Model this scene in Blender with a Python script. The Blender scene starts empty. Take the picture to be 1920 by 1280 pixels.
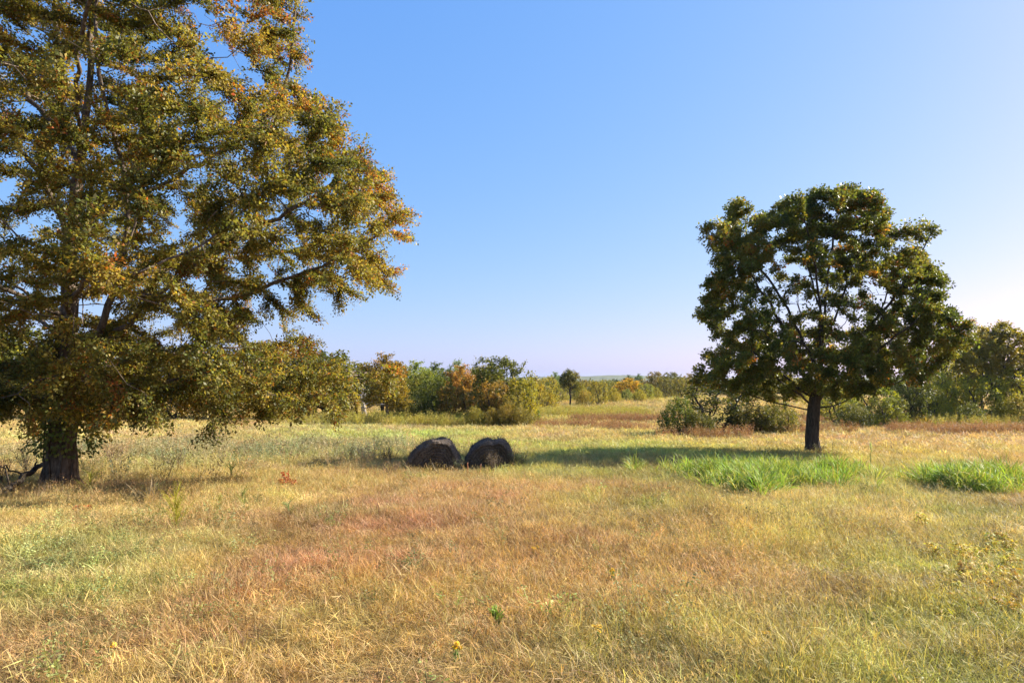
import bpy, math, random
import numpy as np
from mathutils import Vector

random.seed(7)
RNG = np.random.default_rng(11)
SC = bpy.context.scene
COL = SC.collection

# ------------------------------------------------------------------ camera
CAM_Z = 1.65
F = 1280.0                       # focal length in photo pixels (photo 1920 x 1280)
PITCH = math.atan(72 / F)
cam_data = bpy.data.cameras.new('camera')
cam_data.lens = 24.0
cam_data.sensor_width = 36.0
cam_data.clip_start = 0.05
cam_data.clip_end = 9000
cam = bpy.data.objects.new('camera', cam_data)
COL.objects.link(cam)
cam.location = (0, 0, CAM_Z)
cam.rotation_euler = (math.pi / 2 + PITCH, 0, 0)
SC.camera = cam

# ------------------------------------------------------------------ light
SUN_EL = math.radians(30.5)
SUN_AZ = math.radians(19.5)        # angle from +X towards +Y
SUN_DIR = Vector((math.cos(SUN_EL) * math.cos(SUN_AZ), math.cos(SUN_EL) * math.sin(SUN_AZ), math.sin(SUN_EL)))
world = bpy.data.worlds.new('World')
SC.world = world
world.use_nodes = True
nt = world.node_tree
nt.nodes.clear()
wo = nt.nodes.new('ShaderNodeOutputWorld')
bg = nt.nodes.new('ShaderNodeBackground')
sky = nt.nodes.new('ShaderNodeTexSky')
sky.sky_type = 'NISHITA'
sky.sun_disc = False
sky.sun_elevation = SUN_EL
sky.sun_rotation = math.pi / 2 - SUN_AZ
sky.altitude = 200
sky.air_density = 1.0
sky.dust_density = 1.05
sky.ozone_density = 4.0
# the camera's tone response to the sky: one power curve per colour channel, the same in every direction
sp_ = nt.nodes.new('ShaderNodeSeparateColor')
cb_ = nt.nodes.new('ShaderNodeCombineColor')
nt.links.new(sky.outputs[0], sp_.inputs[0])
for ch, (g_, k_) in enumerate(((.92, 2.46), (.55, 1.47), (.20, 1.32))):
    m1 = nt.nodes.new('ShaderNodeMath')
    m1.operation = 'MULTIPLY'
    m1.inputs[1].default_value = 1 / 16
    m2 = nt.nodes.new('ShaderNodeMath')
    m2.operation = 'POWER'
    m2.inputs[1].default_value = g_
    m3 = nt.nodes.new('ShaderNodeMath')
    m3.operation = 'MULTIPLY'
    m3.inputs[1].default_value = k_ / .273
    nt.links.new(sp_.outputs[ch], m1.inputs[0])
    nt.links.new(m1.outputs[0], m2.inputs[0])
    nt.links.new(m2.outputs[0], m3.inputs[0])
    nt.links.new(m3.outputs[0], cb_.inputs[ch])
nt.links.new(cb_.outputs[0], bg.inputs['Color'])
bg.inputs['Strength'].default_value = 0.09
nt.links.new(bg.outputs[0], wo.inputs['Surface'])

sun_data = bpy.data.lights.new('sun', 'SUN')
sun_data.energy = 5.0
sun_data.angle = math.radians(0.53)
sun_data.color = (1.0, 0.93, 0.80)
sun = bpy.data.objects.new('sun', sun_data)
COL.objects.link(sun)
sun.rotation_euler = SUN_DIR.to_track_quat('Z', 'Y').to_euler()

SC.view_settings.view_transform = 'Standard'
SC.view_settings.look = 'None'
SC.view_settings.exposure = 1.6
SC.view_settings.gamma = 1.0
SC.view_settings.use_curve_mapping = False
SC.cycles.max_bounces = 8
SC.cycles.diffuse_bounces = 4
SC.cycles.transmission_bounces = 6
SC.cycles.use_adaptive_sampling = False


# ------------------------------------------------------------------ helpers
def at(px, py, d):
    """world point on the photo pixel's ray at distance y = d"""
    xc = (px - 960) / F
    yc = (640 - py) / F
    y = math.cos(PITCH) - yc * math.sin(PITCH)
    z = math.sin(PITCH) + yc * math.cos(PITCH)
    k = d / y
    return np.array([xc * k, d, CAM_Z + z * k])


def at_many(px, py, d):
    xc = (px - 960) / F
    yc = (640 - py) / F
    y = math.cos(PITCH) - yc * math.sin(PITCH)
    z = math.sin(PITCH) + yc * math.cos(PITCH)
    k = d / y
    return np.stack([xc * k, d + 0 * k, CAM_Z + z * k], -1)


_L = np.random.default_rng(3).random((256, 256))


def vnoise(x, y, s=1.0, seed=0):
    """smooth value noise 0..1, feature size s"""
    x = np.asarray(x, float) / s + seed * 17.3 + 1000
    y = np.asarray(y, float) / s + seed * 9.1 + 1000
    xi = np.floor(x).astype(int)
    yi = np.floor(y).astype(int)
    fx = x - xi
    fy = y - yi
    fx = fx * fx * (3 - 2 * fx)
    fy = fy * fy * (3 - 2 * fy)
    g = lambda a, b: _L[a % 256, b % 256]
    return (g(xi, yi) * (1 - fx) * (1 - fy) + g(xi + 1, yi) * fx * (1 - fy)
            + g(xi, yi + 1) * (1 - fx) * fy + g(xi + 1, yi + 1) * fx * fy)


_L3 = np.random.default_rng(4).random((64, 64, 64))


def vnoise3(P, s, seed=0):
    """smooth 3-D value noise 0..1 at points P with feature sizes s (x, y, z)"""
    q = np.asarray(P, float) / np.asarray(s, float) + seed * 7.31 + 500
    i = np.floor(q).astype(int)
    f = q - i
    f = f * f * (3 - 2 * f)
    out = 0
    for dx in (0, 1):
        for dy in (0, 1):
            for dz in (0, 1):
                w = np.abs(1 - dx - f[..., 0]) * np.abs(1 - dy - f[..., 1]) * np.abs(1 - dz - f[..., 2])
                out = out + w * _L3[(i[..., 0] + dx) % 64, (i[..., 1] + dy) % 64, (i[..., 2] + dz) % 64]
    return out


_PY = np.array([-80, -10, 0, 4, 9, 14, 18, 22, 26, 40, 60, 75, 100, 150, 250, 500, 900, 1500, 2600])
_PZ = np.array([.9, .12, .03, 0, -.25, -.54, -.83, -.98, -1.15, -1.75, -2.35, -2.7, -3.0, -3.25, -3.5, -4.2, -4.0, -3.0, -2.0])
_SY = np.concatenate([np.arange(-80, 120, 0.5), np.arange(120, 2600, 10.)])
_SZ = np.interp(_SY, _PY, _PZ)
_k = np.hanning(13)
_k /= _k.sum()
_SZ[6:-6] = np.convolve(_SZ, _k, 'valid')


def zg(x, y):
    z = np.interp(y, _SY, _SZ)
    fade = np.clip(np.asarray(y, float) / 60, 0.25, 1)
    z = z + (vnoise(x, y, 7.0, 1) - .5) * .16 + (vnoise(x, y, 2.2, 2) - .5) * .07
    z = z + (vnoise(x, y, 28.0, 3) - .5) * .45 * fade
    return z


def ground_px(px, py, dmin=2.5, dmax=900):
    """ground point seen at a photo pixel"""
    d = np.exp(np.linspace(math.log(dmin), math.log(dmax), 1500))
    P = at_many(np.full_like(d, px), np.full_like(d, py), d)
    below = P[:, 2] <= zg(P[:, 0], P[:, 1])
    i = int(np.argmax(below)) if below.any() else len(d) - 1
    p = P[i].copy()
    p[2] = zg(p[0], p[1])
    return p


def on_ground(px, d):
    x = (px - 960) / F * d * 1.0
    return np.array([x, d, float(zg(x, d))])


def tag(o, label=None, cat=None, group=None, kind=None):
    if label:
        o['label'] = label
    if cat:
        o['category'] = cat
    if group:
        o['group'] = group
    if kind:
        o['kind'] = kind
    return o


def empty(name, loc):
    o = bpy.data.objects.new(name, None)
    COL.objects.link(o)
    o.location = [float(v) for v in loc]
    o.empty_display_size = 0.2
    return o


def link(name, mesh, parent=None, kind=None):
    o = bpy.data.objects.new(name, mesh)
    COL.objects.link(o)
    if parent is not None:
        o.parent = parent
    if kind:
        o['kind'] = kind
    return o


def fast_mesh(name, V, Fq, mat, tint=None, smooth=False):
    """V (n,3); Fq list of (m,k) int arrays with constant k each"""
    me = bpy.data.meshes.new(name)
    V = np.asarray(V, np.float32)
    me.vertices.add(len(V))
    me.vertices.foreach_set('co', V.ravel())
    loops, starts, tot = [], [], 0
    for f in Fq:
        f = np.asarray(f, np.int32)
        if len(f) == 0:
            continue
        k = f.shape[1]
        loops.append(f.ravel())
        starts.append(tot + np.arange(len(f), dtype=np.int32) * k)
        tot += f.size
    if loops:
        L = np.concatenate(loops)
        S = np.concatenate(starts)
        me.loops.add(len(L))
        me.loops.foreach_set('vertex_index', L)
        me.polygons.add(len(S))
        me.polygons.foreach_set('loop_start', S)
    if tint is not None:
        a = me.attributes.new('tint', 'FLOAT_COLOR', 'POINT')
        c = np.ones((len(V), 4), np.float32)
        c[:, :3] = tint
        a.data.foreach_set('color', c.ravel())
    me.update(calc_edges=True)
    if smooth:
        me.polygons.foreach_set('use_smooth', np.ones(len(me.polygons), bool))
    if mat:
        me.materials.append(mat)
    me.validate()
    return me


class Buf:
    """collects tubes and blades into one mesh"""

    def __init__(s):
        s.v, s.t, s.q, s.c, s.n = [], [], [], [], 0

    def add(s, V, quads=None, tris=None, col=(1, 1, 1)):
        V = np.asarray(V, float)
        s.v.append(V)
        if quads is not None and len(quads):
            s.q.append(np.asarray(quads, int) + s.n)
        if tris is not None and len(tris):
            s.t.append(np.asarray(tris, int) + s.n)
        c = np.empty((len(V), 3))
        c[:] = col
        s.c.append(c)
        s.n += len(V)

    def tube(s, P, R, k=6, col=(1, 1, 1), ridge=0.0, cap=True):
        P = np.asarray(P, float)
        R = np.asarray(R, float)
        n = len(P)
        T = np.gradient(P, axis=0)
        T /= np.linalg.norm(T, axis=1)[:, None] + 1e-9
        ref = np.array([1., 0, 0]) if abs(T[0, 0]) < .8 else np.array([0, 1., 0])
        rings = []
        ang = np.linspace(0, 2 * math.pi, k, endpoint=False)
        u = np.cross(T[0], ref)
        u /= np.linalg.norm(u)
        for i in range(n):
            u = u - T[i] * np.dot(u, T[i])
            u /= np.linalg.norm(u) + 1e-9
            w = np.cross(T[i], u)
            r = R[i]
            if ridge:
                rr = r * (1 + ridge * np.sin(ang * 5 + 1.3) + ridge * .7 * np.sin(ang * 3 + i * .15))
            else:
                rr = np.full(k, r)
            rings.append(P[i] + (np.cos(ang) * rr)[:, None] * u + (np.sin(ang) * rr)[:, None] * w)
        V = np.concatenate(rings)
        j = np.arange(k)
        jn = (j + 1) % k
        q = [np.stack([i * k + j, i * k + jn, (i + 1) * k + jn, (i + 1) * k + j], 1) for i in range(n - 1)]
        t = None
        if cap:
            V = np.concatenate([V, P[-1:]])
            t = np.stack([(n - 1) * k + j, (n - 1) * k + jn, np.full(k, n * k)], 1)
        s.add(V, np.concatenate(q), t, col)

    def blade(s, base, az, length, lean, curl, width, col, seg=3, prof=(1, .95, .75, 0), twist=0.0):
        """a curved tapering strip"""
        d = np.array([math.cos(az), math.sin(az), 0])
        sd = np.array([-math.sin(az + twist), math.cos(az + twist), 0])
        p = np.array(base, float)
        pts = [p.copy()]
        a = lean
        for i in range(seg):
            p = p + (d * math.sin(a) + np.array([0, 0, math.cos(a)])) * length / seg
            a += curl / seg
            pts.append(p.copy())
        V, q, t = [], [], []
        for i in range(seg):
            w = width * prof[i] / 2
            V += [pts[i] - sd * w, pts[i] + sd * w]
        V.append(pts[-1])
        for i in range(seg - 1):
            q.append((2 * i, 2 * i + 1, 2 * i + 3, 2 * i + 2))
        t.append((2 * seg - 2, 2 * seg - 1, 2 * seg))
        s.add(V, q, t, col)
        return pts

    def mesh(s, name, mat, smooth=False):
        V = np.concatenate(s.v)
        fs = []
        if s.q:
            fs.append(np.concatenate(s.q))
        if s.t:
            fs.append(np.concatenate(s.t))
        return fast_mesh(name, V, fs, mat, np.concatenate(s.c), smooth)


def norm(a):
    return a / (np.linalg.norm(a, axis=-1, keepdims=True) + 1e-9)


def leaf_geo(P, axis, N, L, W, col, fold=.18):
    """folded diamond leaves: P base, axis along the leaf, N its face direction"""
    axis = norm(axis)
    side = norm(np.cross(axis, N))
    nn = np.cross(side, axis)
    L = np.asarray(L)[:, None]
    W = np.asarray(W)[:, None]
    mid = P + axis * L * .5 + nn * W * fold
    V = np.stack([P, mid - side * W * .5, P + axis * L, mid + side * W * .5], 1).reshape(-1, 3)
    n = len(P)
    q = np.arange(4 * n).reshape(n, 4)
    c = np.repeat(col, 4, 0)
    return V, q, c


# ------------------------------------------------------------------ materials
def new_mat(name):
    m = bpy.data.materials.new(name)
    m.use_nodes = True
    m.node_tree.nodes.clear()
    return m, m.node_tree


def nd(t, kind, **kw):
    n = t.nodes.new(kind)
    for k, v in kw.items():
        setattr(n, k, v)
    return n


def mixc(t, a, b, fac=1.0, mode='MULTIPLY'):
    m = nd(t, 'ShaderNodeMix', data_type='RGBA', blend_type=mode)
    for sock, v in ((m.inputs[6], a), (m.inputs[7], b), (m.inputs[0], fac)):
        if isinstance(v, bpy.types.NodeSocket):
            t.links.new(v, sock)
        elif isinstance(v, (int, float)):
            sock.default_value = v
        else:
            sock.default_value = (*v, 1) if len(v) == 3 else v
    return m.outputs[2]


def leaf_material(name, trans=.48, rough=.5, instanced=False, warm=(1.25, 1.15, .55)):
    m, t = new_mat(name)
    out = nd(t, 'ShaderNodeOutputMaterial')
    a = nd(t, 'ShaderNodeAttribute', attribute_name='tint')
    if instanced:
        b = nd(t, 'ShaderNodeAttribute', attribute_name='col', attribute_type='INSTANCER').outputs['Color']
    else:
        b = nd(t, 'ShaderNodeObjectInfo').outputs['Color']
    c = mixc(t, a.outputs['Color'], b)
    p = nd(t, 'ShaderNodeBsdfPrincipled')
    p.inputs['Roughness'].default_value = rough
    p.inputs['Specular IOR Level'].default_value = .3
    t.links.new(c, p.inputs['Base Color'])
    tr = nd(t, 'ShaderNodeBsdfTranslucent')
    t.links.new(mixc(t, c, warm), tr.inputs['Color'])
    mx = nd(t, 'ShaderNodeMixShader')
    mx.inputs[0].default_value = trans
    t.links.new(p.outputs[0], mx.inputs[1])
    t.links.new(tr.outputs[0], mx.inputs[2])
    t.links.new(mx.outputs[0], out.inputs['Surface'])
    return m


def bark_material(name, c0, c1, scale=9.0, bump=.6):
    m, t = new_mat(name)
    out = nd(t, 'ShaderNodeOutputMaterial')
    tc = nd(t, 'ShaderNodeTexCoord')
    mp = nd(t, 'ShaderNodeMapping')
    mp.inputs['Scale'].default_value = (scale, scale, scale * .22)
    t.links.new(tc.outputs['Object'], mp.inputs['Vector'])
    no = nd(t, 'ShaderNodeTexNoise')
    no.inputs['Scale'].default_value = 1.6
    no.inputs['Detail'].default_value = 8
    no.inputs['Roughness'].default_value = .65
    t.links.new(mp.outputs[0], no.inputs['Vector'])
    rp = nd(t, 'ShaderNodeValToRGB')
    rp.color_ramp.elements[0].position = .35
    rp.color_ramp.elements[1].position = .68
    rp.color_ramp.elements[0].color = (*c0, 1)
    rp.color_ramp.elements[1].color = (*c1, 1)
    t.links.new(no.outputs[0], rp.inputs[0])
    p = nd(t, 'ShaderNodeBsdfPrincipled')
    p.inputs['Roughness'].default_value = .9
    p.inputs['Specular IOR Level'].default_value = .15
    t.links.new(rp.outputs[0], p.inputs['Base Color'])
    bp = nd(t, 'ShaderNodeBump')
    bp.inputs['Strength'].default_value = bump
    bp.inputs['Distance'].default_value = .05
    t.links.new(no.outputs[0], bp.inputs['Height'])
    t.links.new(bp.outputs[0], p.inputs['Normal'])
    t.links.new(p.outputs[0], out.inputs['Surface'])
    return m


M_LEAF = leaf_material('leaf')
M_LEAF_DARK = leaf_material('oak_leaf', trans=.34, rough=.42)
M_BLADE = leaf_material('blade', trans=.35, rough=.6, instanced=True, warm=(1.2, 1.12, .7))
M_SPRIG = leaf_material('sprig_leaf', trans=.50, rough=.5, instanced=True)
M_SPRIG_DARK = leaf_material('oak_sprig_leaf', trans=.50, rough=.42, instanced=True)
M_STEM = leaf_material('weed', trans=.35, rough=.6, warm=(1.2, 1.12, .6))
M_BARK = bark_material('bark', (.05, .037, .028), (.25, .19, .14), 11, .9)
M_BARK_DARK = bark_material('dark_bark', (.025, .02, .016), (.085, .066, .052), 10)
M_BARK_PALE = bark_material('pale_bark', (.18, .15, .12), (.42, .37, .32), 6, .3)


def soil_material():
    m, t = new_mat('field_soil')
    out = nd(t, 'ShaderNodeOutputMaterial')
    a = nd(t, 'ShaderNodeAttribute', attribute_name='tint')
    tc = nd(t, 'ShaderNodeTexCoord')
    n1 = nd(t, 'ShaderNodeTexNoise')
    n1.inputs['Scale'].default_value = 14
    n1.inputs['Detail'].default_value = 10
    n1.inputs['Roughness'].default_value = .7
    n2 = nd(t, 'ShaderNodeTexNoise')
    n2.inputs['Scale'].default_value = .35
    n2.inputs['Detail'].default_value = 6
    for n in (n1, n2):
        t.links.new(tc.outputs['Object'], n.inputs['Vector'])
    r1 = nd(t, 'ShaderNodeValToRGB')
    r1.color_ramp.elements[0].position = .3
    r1.color_ramp.elements[1].position = .72
    r1.color_ramp.elements[0].color = (.42, .38, .34, 1)
    r1.color_ramp.elements[1].color = (1.15, 1.1, 1.0, 1)
    t.links.new(n1.outputs[0], r1.inputs[0])
    r2 = nd(t, 'ShaderNodeValToRGB')
    r2.color_ramp.elements[0].position = .35
    r2.color_ramp.elements[1].position = .65
    r2.color_ramp.elements[0].color = (.85, .8, .72, 1)
    r2.color_ramp.elements[1].color = (1.08, 1.1, 1.0, 1)
    t.links.new(n2.outputs[0], r2.inputs[0])
    c = mixc(t, mixc(t, a.outputs['Color'], r1.outputs[0]), r2.outputs[0])
    p = nd(t, 'ShaderNodeBsdfPrincipled')
    p.inputs['Roughness'].default_value = .95
    p.inputs['Specular IOR Level'].default_value = .1
    t.links.new(c, p.inputs['Base Color'])
    bp = nd(t, 'ShaderNodeBump')
    bp.inputs['Strength'].default_value = .8
    bp.inputs['Distance'].default_value = .05
    t.links.new(n1.outputs[0], bp.inputs['Height'])
    t.links.new(bp.outputs[0], p.inputs['Normal'])
    t.links.new(p.outputs[0], out.inputs['Surface'])
    return m


def proto_object(name, mesh):
    return bpy.data.objects.new(name, mesh)        # not linked to the scene: only its mesh is used by the scatter


def scatter(name, protos, P, rot, scl, col, parent=None):
    me = bpy.data.meshes.new(name)
    n = len(P)
    me.vertices.add(n)
    me.vertices.foreach_set('co', np.asarray(P, np.float32).ravel())
    for nm, ty, arr in (('rot', 'FLOAT_VECTOR', rot), ('scl', 'FLOAT_VECTOR', scl)):
        a = me.attributes.new(nm, ty, 'POINT')
        a.data.foreach_set('vector', np.asarray(arr, np.float32).ravel())
    a = me.attributes.new('col', 'FLOAT_COLOR', 'POINT')
    c = np.ones((n, 4), np.float32)
    c[:, :3] = col
    a.data.foreach_set('color', c.ravel())
    me.update()
    o = link(name, me, parent, 'stuff')
    ng = bpy.data.node_groups.new(name + '_scatter', 'GeometryNodeTree')
    ng.interface.new_socket('Geometry', in_out='INPUT', socket_type='NodeSocketGeometry')
    ng.interface.new_socket('Geometry', in_out='OUTPUT', socket_type='NodeSocketGeometry')
    gi = ng.nodes.new('NodeGroupInput')
    go = ng.nodes.new('NodeGroupOutput')
    ip = ng.nodes.new('GeometryNodeInstanceOnPoints')
    jn = ng.nodes.new('GeometryNodeJoinGeometry')
    for pr in protos:
        oi = ng.nodes.new('GeometryNodeObjectInfo')
        oi.inputs['Object'].default_value = pr
        oi.inputs['As Instance'].default_value = False
        g2 = ng.nodes.new('GeometryNodeGeometryToInstance')
        ng.links.new(oi.outputs['Geometry'], g2.inputs[0])
        ng.links.new(g2.outputs[0], jn.inputs[0])
    ng.links.new(gi.outputs[0], ip.inputs['Points'])
    ng.links.new(jn.outputs[0], ip.inputs['Instance'])
    ip.inputs['Pick Instance'].default_value = True
    for nm, sock in (('rot', 'Rotation'), ('scl', 'Scale')):
        na = ng.nodes.new('GeometryNodeInputNamedAttribute')
        na.data_type = 'FLOAT_VECTOR'
        na.inputs['Name'].default_value = nm
        ng.links.new(na.outputs['Attribute'], ip.inputs[sock])
    ng.links.new(ip.outputs[0], go.inputs[0])
    md = o.modifiers.new('scatter', 'NODES')
    md.node_group = ng
    return o


# ------------------------------------------------------------------ field colours (what grows where)
STRAW = np.array([.465, .335, .13])
ZONES = [  # photo px, py, radius x, radius y -> patch of the field with its own growth colour
    (960, 1050, 420, 110, (.41, .25, .10)), (700, 1150, 420, 80, (.43, .285, .115)),
    (1000, 935, 380, 36, (.45, .33, .13)), (640, 960, 200, 40, (.42, .28, .12)),
    (1180, 1010, 170, 40, (.42, .27, .11)),
    (250, 950, 260, 36, (.46, .35, .16)), (90, 1060, 190, 80, (.29, .30, .085)),
    (330, 1110, 160, 50, (.36, .32, .10)), (200, 1230, 330, 50, (.38, .265, .12)),
    (1620, 1060, 350, 130, (.34, .375, .09)), (1480, 1230, 430, 80, (.34, .35, .09)),
    (1150, 1230, 300, 50, (.38, .29, .12)), (1830, 960, 140, 40, (.27, .33, .075)),
    (1600, 960, 260, 30, (.43, .37, .14)), (1330, 890, 320, 16, (.30, .33, .085)),
    (1000, 842, 420, 16, (.37, .37, .10)), (640, 805, 160, 8, (.42, .36, .15)), (760, 815, 120, 8, (.33, .38, .10)),
    (300, 845, 220, 22, (.44, .36, .15)), (560, 840, 160, 18, (.34, .33, .14)), (90, 815, 140, 14, (.50, .42, .16)),
    (620, 900, 190, 24, (.42, .34, .13)), (1700, 835, 300, 14, (.46, .335, .13)), (1250, 812, 200, 7, (.44, .34, .14)),
    (1150, 765, 150, 14, (.36, .27, .11)), (1130, 782, 120, 6, (.36, .33, .06)), (1180, 789, 100, 3, (.30, .16, .07)),
    (1150, 745, 120, 5, (.38, .34, .09)),
]
_Z = []
for px, py, rx, ry, c in ZONES:
    p = ground_px(px, py)
    y0, y1 = ground_px(px, py + ry)[1], ground_px(px, max(py - ry, 722))[1]
    _Z.append((p[0], p[1], rx / F * p[1], max((y1 - y0) / 2, .4), np.array(c)))


def field_colour(x, y):
    x = np.asarray(x, float)
    y = np.asarray(y, float)
    wsum = np.full(x.shape, .22)
    acc = wsum[..., None] * STRAW
    wx = x + (vnoise(x, y, 1.7, 5) - .5) * 1.6
    wy = y + (vnoise(x, y, 1.7, 6) - .5) * 1.6
    for (cx, cy, rx, ry, c) in _Z:
        w = np.exp(-((wx - cx) / rx) ** 2 - ((wy - cy) / ry) ** 2)
        acc = acc + w[..., None] * c
        wsum = wsum + w
    c = acc / wsum[..., None]
    g = vnoise(x, y, 1.1, 7)
    g2 = vnoise(x, y, 3.6, 8)
    shift = ((g - .5) * .5 + (g2 - .5) * .5)[..., None]
    c = c * (1 + shift * np.array([.12, .55, -.1])) * 1.12
    near = np.clip((26 - y) / 10, 0, 1)
    rust = np.clip((vnoise(x, y, .75, 63) * .55 + vnoise(x, y, 2.4, 64) * .55 - .60) * 3.0, 0, .62) * near
    c = c + (np.array([.275, .185, .07]) - c) * rust[..., None]
    pale = np.clip((vnoise(x, y, .6, 66) * .6 + vnoise(x, y, 2.0, 67) * .5 - .64) * 3.0, 0, .55) * near
    c = c + (np.array([.56, .44, .20]) - c) * pale[..., None]
    return c


# ------------------------------------------------------------------ ground sheet
def build_ground():
    ys = np.concatenate([np.linspace(-60, 0, 40), np.linspace(.3, 30, 110), np.exp(np.linspace(math.log(30.6), math.log(2100), 130))])
    us = np.linspace(-1, 1, 161)
    us = np.sign(us) * np.abs(us) ** 1.3
    half = np.where(ys < 30, 70 + 0 * ys, np.minimum(70 + (ys - 30) * 1.5, 1900))
    X = half[:, None] * us[None]
    Y = np.repeat(ys[:, None], len(us), 1)
    Z = zg(X, Y)
    V = np.stack([X, Y, Z], -1).reshape(-1, 3)
    a, b = X.shape
    i = np.arange(a * b).reshape(a, b)
    q = np.stack([i[:-1, :-1], i[:-1, 1:], i[1:, 1:], i[1:, :-1]], -1).reshape(-1, 4)
    tint = field_colour(V[:, 0], V[:, 1]) * np.interp(V[:, 1], [20, 150], [.55, .78])[:, None]  # near ground darkened: shadow in the gaps between tufts painted into its colour
    o = link('ground', fast_mesh('ground', V, [q], soil_material(), tint, True), kind='structure')
    return o


build_ground()


def wooded_hill():
    m, t = new_mat('wooded_hill')
    out = nd(t, 'ShaderNodeOutputMaterial')
    tc = nd(t, 'ShaderNodeTexCoord')
    no = nd(t, 'ShaderNodeTexNoise')
    no.inputs['Scale'].default_value = .06
    no.inputs['Detail'].default_value = 8
    t.links.new(tc.outputs['Object'], no.inputs['Vector'])
    rp = nd(t, 'ShaderNodeValToRGB')
    rp.color_ramp.elements[0].position = .35
    rp.color_ramp.elements[1].position = .65
    rp.color_ramp.elements[0].color = (.035, .05, .025, 1)
    rp.color_ramp.elements[1].color = (.10, .10, .04, 1)
    t.links.new(no.outputs[0], rp.inputs[0])
    p = nd(t, 'ShaderNodeBsdfPrincipled')
    p.inputs['Roughness'].default_value = 1
    t.links.new(rp.outputs[0], p.inputs['Base Color'])
    t.links.new(p.outputs[0], out.inputs['Surface'])
    xs = np.linspace(-1500, 1800, 700)
    vs = np.linspace(0, 1, 26)
    X = np.repeat(xs[None], len(vs), 0)
    Y = 1450 + vs[:, None] * 420 + 0 * X
    prof = 3.5 + 8.5 * np.exp(-((xs - 290) / 150.) ** 2) + 3.0 * np.exp(-((xs - 60) / 90.) ** 2) + 2.4 * np.exp(-((xs + 500) / 300.) ** 2) + 4 * np.exp(-((xs - 900) / 260.) ** 2)
    shape = np.sin(np.clip(vs * 1.25, 0, 1) * math.pi / 2)[:, None]
    Z = -5 + shape * (prof[None] + 4.6) + vnoise(X, Y, 14, 4) * 1.8 + vnoise(X, Y, 50, 5) * 1.6
    V = np.stack([X, Y, Z], -1).reshape(-1, 3)
    a, b = X.shape
    i = np.arange(a * b).reshape(a, b)
    q = np.stack([i[:-1, :-1], i[:-1, 1:], i[1:, 1:], i[1:, :-1]], -1).reshape(-1, 4)
    link('hill', fast_mesh('hill', V, [q], m, None, False), kind='structure')


wooded_hill()


# ------------------------------------------------------------------ trees
def colonize(pos, par, attr, step, infl, kill, iters, grav=(0, 0, 0), jitter=.12, rng=RNG):
    P = [np.array(p, float) for p in pos]
    par = list(par)
    A = np.array(attr, float)
    Pn = np.array(P)
    D = np.linalg.norm(A[:, None] - Pn[None], axis=2)
    near = D.argmin(1)
    dist = D.min(1)
    grav = np.array(grav)
    done = set()
    for it in range(iters):
        ok = dist < infl
        if not ok.any():
            infl *= 1.4
            if infl > 50:
                break
            continue
        idx = near[ok]
        dirs = norm(A[ok] - np.array(P)[idx])
        u, inv = np.unique(idx, return_inverse=True)
        S = np.zeros((len(u), 3))
        np.add.at(S, inv, dirs)
        S = norm(norm(S) + grav + rng.normal(0, jitter, S.shape))
        base = len(P)
        new = []
        for k, ui in enumerate(u):
            n = P[ui] + S[k] * step
            key = (int(ui), tuple(np.round(n / (step * .5)).astype(int)))
            if key in done:
                continue
            done.add(key)
            new.append(n)
            par.append(int(ui))
        if not new:
            break
        P += new
        Nn = np.array(new)
        D = np.linalg.norm(A[:, None] - Nn[None], axis=2)
        m = D.min(1)
        better = m < dist
        near = np.where(better, D.argmin(1) + base, near)
        dist = np.where(better, m, dist)
        keep = dist > kill
        A, near, dist = A[keep], near[keep], dist[keep]
        if len(A) == 0:
            break
    return np.array(P), np.array(par)


def limbs_to_nodes(limbs, step):
    """limbs: list of polylines (np arrays); the first is the trunk, later ones join the nearest earlier node"""
    P, par = [], []
    for li, L in enumerate(limbs):
        L = np.asarray(L, float)
        if li == 0:
            prev = -1
        else:
            d = np.linalg.norm(np.array(P) - L[0], axis=1)
            prev = int(d.argmin())
            L = np.concatenate([[P[prev]], L])
        # smooth resample
        seg = np.linalg.norm(np.diff(L, axis=0), axis=1)
        t = np.concatenate([[0], np.cumsum(seg)])
        n = max(2, int(t[-1] / step))
        tt = np.linspace(0, t[-1], n + 1)
        R = np.stack([np.interp(tt, t, L[:, k]) for k in range(3)], 1)
        for _ in range(3):
            R[1:-1] = (R[:-2] + 2 * R[1:-1] + R[2:]) / 4
        w = RNG.normal(0, step * .07, R.shape)
        w[0] = w[-1] = 0
        R += w
        for i, p in enumerate(R):
            if li and i == 0:
                continue
            P.append(p)
            par.append(prev)
            prev = len(P) - 1
    return P, par


def radii(P, par, tip, power):
    n = len(P)
    acc = np.zeros(n)
    kids = np.zeros(n, int)
    for i in range(n):
        if par[i] >= 0:
            kids[par[i]] += 1
    order = topo(par)
    for i in order[::-1]:
        if kids[i] == 0:
            acc[i] = tip ** power
        if par[i] >= 0:
            acc[par[i]] += acc[i]
    return acc ** (1 / power), kids


def topo(par):
    n = len(par)
    ch = [[] for _ in range(n)]
    roots = []
    for i, p in enumerate(par):
        if p >= 0:
            ch[p].append(i)
        else:
            roots.append(i)
    out = []
    st = roots[:]
    while st:
        i = st.pop()
        out.append(i)
        st += ch[i]
    return out


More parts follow.
